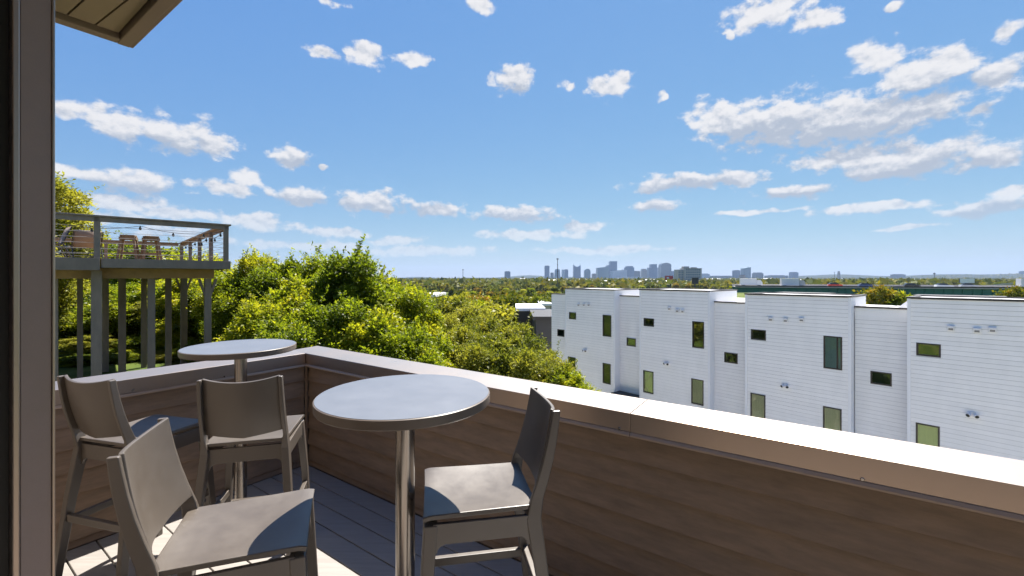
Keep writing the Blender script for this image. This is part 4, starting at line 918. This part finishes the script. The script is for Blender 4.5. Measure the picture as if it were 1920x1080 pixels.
billboard(1799, 1827, 522.5, 530.5, 420, SCREEN, 'wide pale-faced billboard in dark frame above the teal bridge')
def mast(px, y0, Y, label, r=.5):
    x = (px - 960) / F * Y; g = float(ground_z(x, Y)); zt = CAMZ - (y0 - HZ) / F * Y
    t = empty('radio_mast', (x, Y, g)); tag(t, label, 'mast'); h = zt - g
    MB().tube([(0, 0, 0), (0, 0, h)], [r, r * .6], 8).build('pole', DARKT, t); MB().tube([(0, 0, h - 1.2), (0, 0, h - .2)], [r * 2.6, r * 2.6], 10).build('antenna', DARKT, t)
    for k in (.35, .6, .8): MB().box((0, 0, h * k), (r * 2.4, r * 2.4, .5)).build('bracket', DARKT, t)
mast(1045.5, 484.5, 520, 'tall slim mast with round head in front of the downtown towers', .55)
mast(868, 505, 700, 'slim mast among trees left of the downtown towers', .5)
mast(1364.5 + 200, 510, 1400, 'thin pole standing on the plain right of the downtown towers', .7)
def water_tower():
    Y = 2200; x = (1752 - 960) / F * Y; g = float(ground_z(x, Y)); zt = CAMZ - (511 - HZ) / F * Y; h = zt - g; t = empty('water_tower', (x, Y, g)); tag(t, 'dark round water tower on slim stalk above the plain', 'water tower')
    R = 5.2; WT = mat('water_tower_paint', (.06, .075, .085), .6); MB().lathe([(.1, h - 2 * R), (R * .7, h - 1.75 * R), (R, h - R), (R * .7, h - .28 * R), (.1, h)], 20).build('tank', WT, t); MB().tube([(0, 0, 0), (0, 0, h - 1.9 * R)], [2.6, 1.3], 10).build('stalk', WT, t)
water_tower()

# ------------------------------------------------------------------ skyline
def tower_mat(name, col, sx, sz):
    m = bpy.data.materials.new(name); m.use_nodes = True; N = m.node_tree.nodes; L = m.node_tree.links; b = N['Principled BSDF']; b.inputs['Roughness'].default_value = .35
    tc = N.new('ShaderNodeTexCoord'); mp = N.new('ShaderNodeMapping'); mp.inputs['Scale'].default_value = (sx, sx, sz); L.new(tc.outputs['Object'], mp.inputs[0])
    ck = N.new('ShaderNodeTexChecker'); ck.inputs['Scale'].default_value = 1; ck.inputs[1].default_value = (*col, 1); ck.inputs[2].default_value = (*[c * .5 for c in col], 1); L.new(mp.outputs[0], ck.inputs[0])
    L.new(ck.outputs[0], b.inputs['Base Color']); return m
TW = [tower_mat('tower_blue', (.05, .14, .28), .16, .25), tower_mat('tower_slate', (.055, .075, .11), .2, .3), tower_mat('tower_pale', (.58, .62, .68), .15, .28), tower_mat('tower_stone', (.36, .27, .21), .2, .27), tower_mat('tower_teal', (.06, .18, .24), .14, .25)]
def tower(x0, x1, top, Y, m, label, shape='flat', depth=None):
    X0, X1 = (x0 - 960) / F * Y, (x1 - 960) / F * Y; w = X1 - X0; g = float(ground_z((X0 + X1) / 2, Y)) - 2; zt = CAMZ - (top - HZ) / F * Y; h = zt - g; dp = depth or max(18, w * .8)
    t = empty('tower', ((X0 + X1) / 2, Y, g)); tag(t, label, 'tower', 'downtown skyline'); M = TW[m]
    def bx(cx, wd, z0, z1, nm, mm=M, dd=1.0): return MB().box((cx, 0, (z0 + z1) / 2), (wd, dp * dd, z1 - z0)).build(nm, mm, t)
    if shape == 'flat': bx(0, w, 0, h - 4, 'shaft'); bx(0, w * .7, h - 4, h, 'roof_plant', TW[1], .7)
    elif shape == 'spires':
        bx(0, w, 0, h - 26, 'shaft')
        for s in (-1, 1):
            MB().hexa([Vector((s * w * .33 - w * .17, -dp / 2, h - 26)), Vector((s * w * .33 + w * .17, -dp / 2, h - 26)), Vector((s * w * .33 + w * .17, dp / 2, h - 26)), Vector((s * w * .33 - w * .17, dp / 2, h - 26))],
                      [Vector((s * w * .46 - w * .04, -dp / 3, h - 8)), Vector((s * w * .46 + w * .04, -dp / 3, h - 8)), Vector((s * w * .46 + w * .04, dp / 3, h - 8)), Vector((s * w * .46 - w * .04, dp / 3, h - 8))]).build('crown', M, t)
            MB().tube([(s * w * .46, 0, h - 10), (s * w * .46, 0, h + 14)], [1.6, .5], 6).build('spire', TW[1], t)
    elif shape == 'dome': 
        bx(0, w, 0, h - 30, 'shaft'); pr = [(-w / 2, -dp / 2, h - 30)] + [(-w / 2 * math.cos(math.pi * k / 10), -dp / 2, h - 30 + 30 * math.sin(math.pi * k / 10)) for k in range(1, 10)] + [(w / 2, -dp / 2, h - 30)]; MB().prism(pr, (0, dp, 0)).build('barrel_roof', M, t)
    elif shape == 'taper':
        MB().hexa([Vector((i * w * .6, j * dp * .6, 0)) for i, j in ((-1, -1), (1, -1), (1, 1), (-1, 1))], [Vector((i * w * .4, j * dp * .4, h)) for i, j in ((-1, -1), (1, -1), (1, 1), (-1, 1))]).build('shaft', M, t)
        bx(0, w * .5, h, h + 3, 'roof_plant', TW[1], .5)
    elif shape == 'step': bx(w * .14, w * .72, 0, h, 'shaft'); bx(-w * .36, w * .27, 0, h * .78, 'wing')
    elif shape == 'slant': 
        MB().prism([(-w / 2, -dp / 2, 0), (w / 2, -dp / 2, 0), (w / 2, -dp / 2, h), (-w / 2, -dp / 2, h * .9)], (0, dp, 0)).build('shaft', M, t); bx(w * .3, w * .1, h - 1, h + 3, 'roof_plant', TW[1], .3)
    elif shape == 'hex': bx(0, w, 0, h * .9, 'shaft'); bx(0, w * .7, h * .9, h, 'crown')
    return t
SK = [(1021, 1030, 498, 4900, 0, 'slim flat-topped dark blue tower at the left end of the downtown cluster', 'flat'), (1032, 1038, 511, 5000, 1, 'short slate block between the slim blue tower and the tapered tower', 'flat'),
      (1039.5, 1050, 505, 5100, 4, 'tapering teal tower behind the tall mast', 'taper'), (1053, 1057.5, 505.5, 5300, 2, 'narrow pale tower right of the tall mast', 'flat'), (1058, 1065, 505, 5000, 0, 'narrow blue tower beside the narrow pale one', 'flat'),
      (1075, 1088, 496, 5000, 0, 'blue glass tower with twin corner spires', 'spires'), (1095.5, 1106.5, 504, 4900, 4, 'tower with rounded barrel roof', 'dome'), (1110, 1118, 513, 4800, 3, 'low stone block right of the barrel-roofed tower', 'flat'),
      (1119, 1140, 500, 4950, 4, 'broad teal glass block left of the tallest tower', 'slant'), (1138, 1155.5, 490, 5150, 0, 'tallest blue tower with a lower shoulder', 'step'), (1146, 1173, 506, 4700, 2, 'broad pale glass block in front of the tallest tower', 'slant'),
      (1172, 1187.5, 499, 4900, 0, 'blue tower with narrower crown right of the broad pale block', 'hex'), (1187, 1199, 508, 5000, 1, 'flat slate block right of the crowned blue tower', 'flat'), (1202, 1212, 504, 5200, 3, 'stone tower with stepped top standing alone between blocks', 'hex'),
      (1215, 1230, 495.5, 4900, 0, 'dark blue tower with lower left wing', 'step'), (1230, 1238, 502, 5300, 2, 'pale tower squeezed between two taller towers', 'flat'), (1237, 1256, 493, 5100, 1, 'tall grey tower with rounded top', 'dome'),
      (1258, 1267, 508, 5000, 0, 'short blue tower left of the glass office block', 'flat'), (1312, 1328, 513, 4600, 2, 'low pale block right of the glass office block', 'flat'), (1375, 1386, 506.5, 4600, 0, 'flat-topped blue tower of the pair right of the cluster', 'flat'),
      (1391.5, 1405, 501, 4700, 4, 'slant-topped teal tower of the pair right of the cluster', 'slant'), (1387, 1396, 515, 3200, 3, 'brown block standing before the pair of towers', 'flat'), (1413, 1428, 511, 4800, 1, 'squat slate block right of the pair of towers', 'hex'),
      (1482, 1494, 510, 5000, 0, 'lone squat blue tower far right of the cluster', 'flat'), (1571, 1574.5, 509, 4200, 3, 'lone slim stone tower on the plain', 'taper'), (1675, 1692, 514, 5000, 1, 'wide low slate block by the far hill', 'flat'), (946, 957, 508.5, 4200, 0, 'lone dark blue tower far left of the cluster', 'flat'),
      (1086, 1130, 522, 3600, 2, 'long low pale hall below the downtown towers', 'flat'), (1160, 1200, 519, 4300, 2, 'low pale hall with white roof below the crowned blue tower', 'slant'), (1330, 1372, 517, 5200, 1, 'low far slate block between office block and pair of towers', 'flat'), (1915, 1926, 508, 5200, 0, 'blue tower at the right-hand end of the horizon', 'flat'), (1440, 1470, 516, 5300, 1, 'long low slate block on the horizon left of the squat blue tower', 'flat')]
for x0, x1, top, Y, m, lab, sh in SK: tower(x0, x1, top, Y, m, lab, sh)
def office():
    Y = 1100; X0, X1 = (1268 - 960) / F * Y, (1311 - 960) / F * Y; g = float(ground_z(X0, Y)) - 1; c = (X0 + X1) / 2; t = empty('office_block', (c, Y, g)); tag(t, 'mid-rise glass office block with horizontal floor bands and roof plant', 'office')
    z = lambda y: CAMZ - (y - HZ) / F * Y - g
    w = X1 - X0; sp = (1279 - 960) / F * Y - c; ft = z(503.5); lt = z(505.5); M = TW[4]
    MB().box(((sp + w / 2) / 2, 0, ft / 2), (w / 2 - sp, 30, ft)).build('main_block', CONC, t); MB().box(((sp - w / 2) / 2, 2, lt / 2), (sp + w / 2 - .2, 26, lt)).build('wing', CONC, t)
    fg = mat('office_glass', (.10, .16, .21), .15)
    nf = 8
    for i in range(nf):
        zz = ft - 2.2 - i * 4.2
        for k in range(7): MB().box((sp + 3 + (w / 2 - sp - 6) * (k + .5) / 7, -15.1, zz), ((w / 2 - sp - 6) / 7 - .6, .3, 2.5)).build('window', fg, t)
        if i: 
            for k in range(2): MB().box((-w / 2 + 3 + 7 * k + 1, -11.1, zz), (5.5, .3, 2.5)).build('window', fg, t)
    MB().box((sp + 8, 0, ft + 2.6), (14, 14, 5.2)).build('roof_plant', CONC, t); MB().box((w / 2 - 14, 0, ft + 1.5), (12, 12, 3)).build('roof_plant', CONC, t); MB().box(((sp + w / 2) / 2, 0, ft + .2), (w / 2 - sp + 1.5, 31.5, .5)).build('roof_edge', DARKT, t)
office()

# ------------------------------------------------------------------ haze: one even box of air round everything
hz = MB().box((0, 0, 120), (29000, 29000, 460))
hm = bpy.data.materials.new('haze_air'); hm.use_nodes = True; N = hm.node_tree.nodes; N.clear()
ho = N.new('ShaderNodeOutputMaterial'); hv = N.new('ShaderNodeVolumePrincipled'); hv.inputs['Color'].default_value = (.40, .54, .76, 1); hv.inputs['Density'].default_value = 6.0e-5; hv.inputs['Anisotropy'].default_value = .2
hm.node_tree.links.new(hv.outputs[0], ho.inputs['Volume'])
tag(hz.build('haze', hm), kind='stuff')
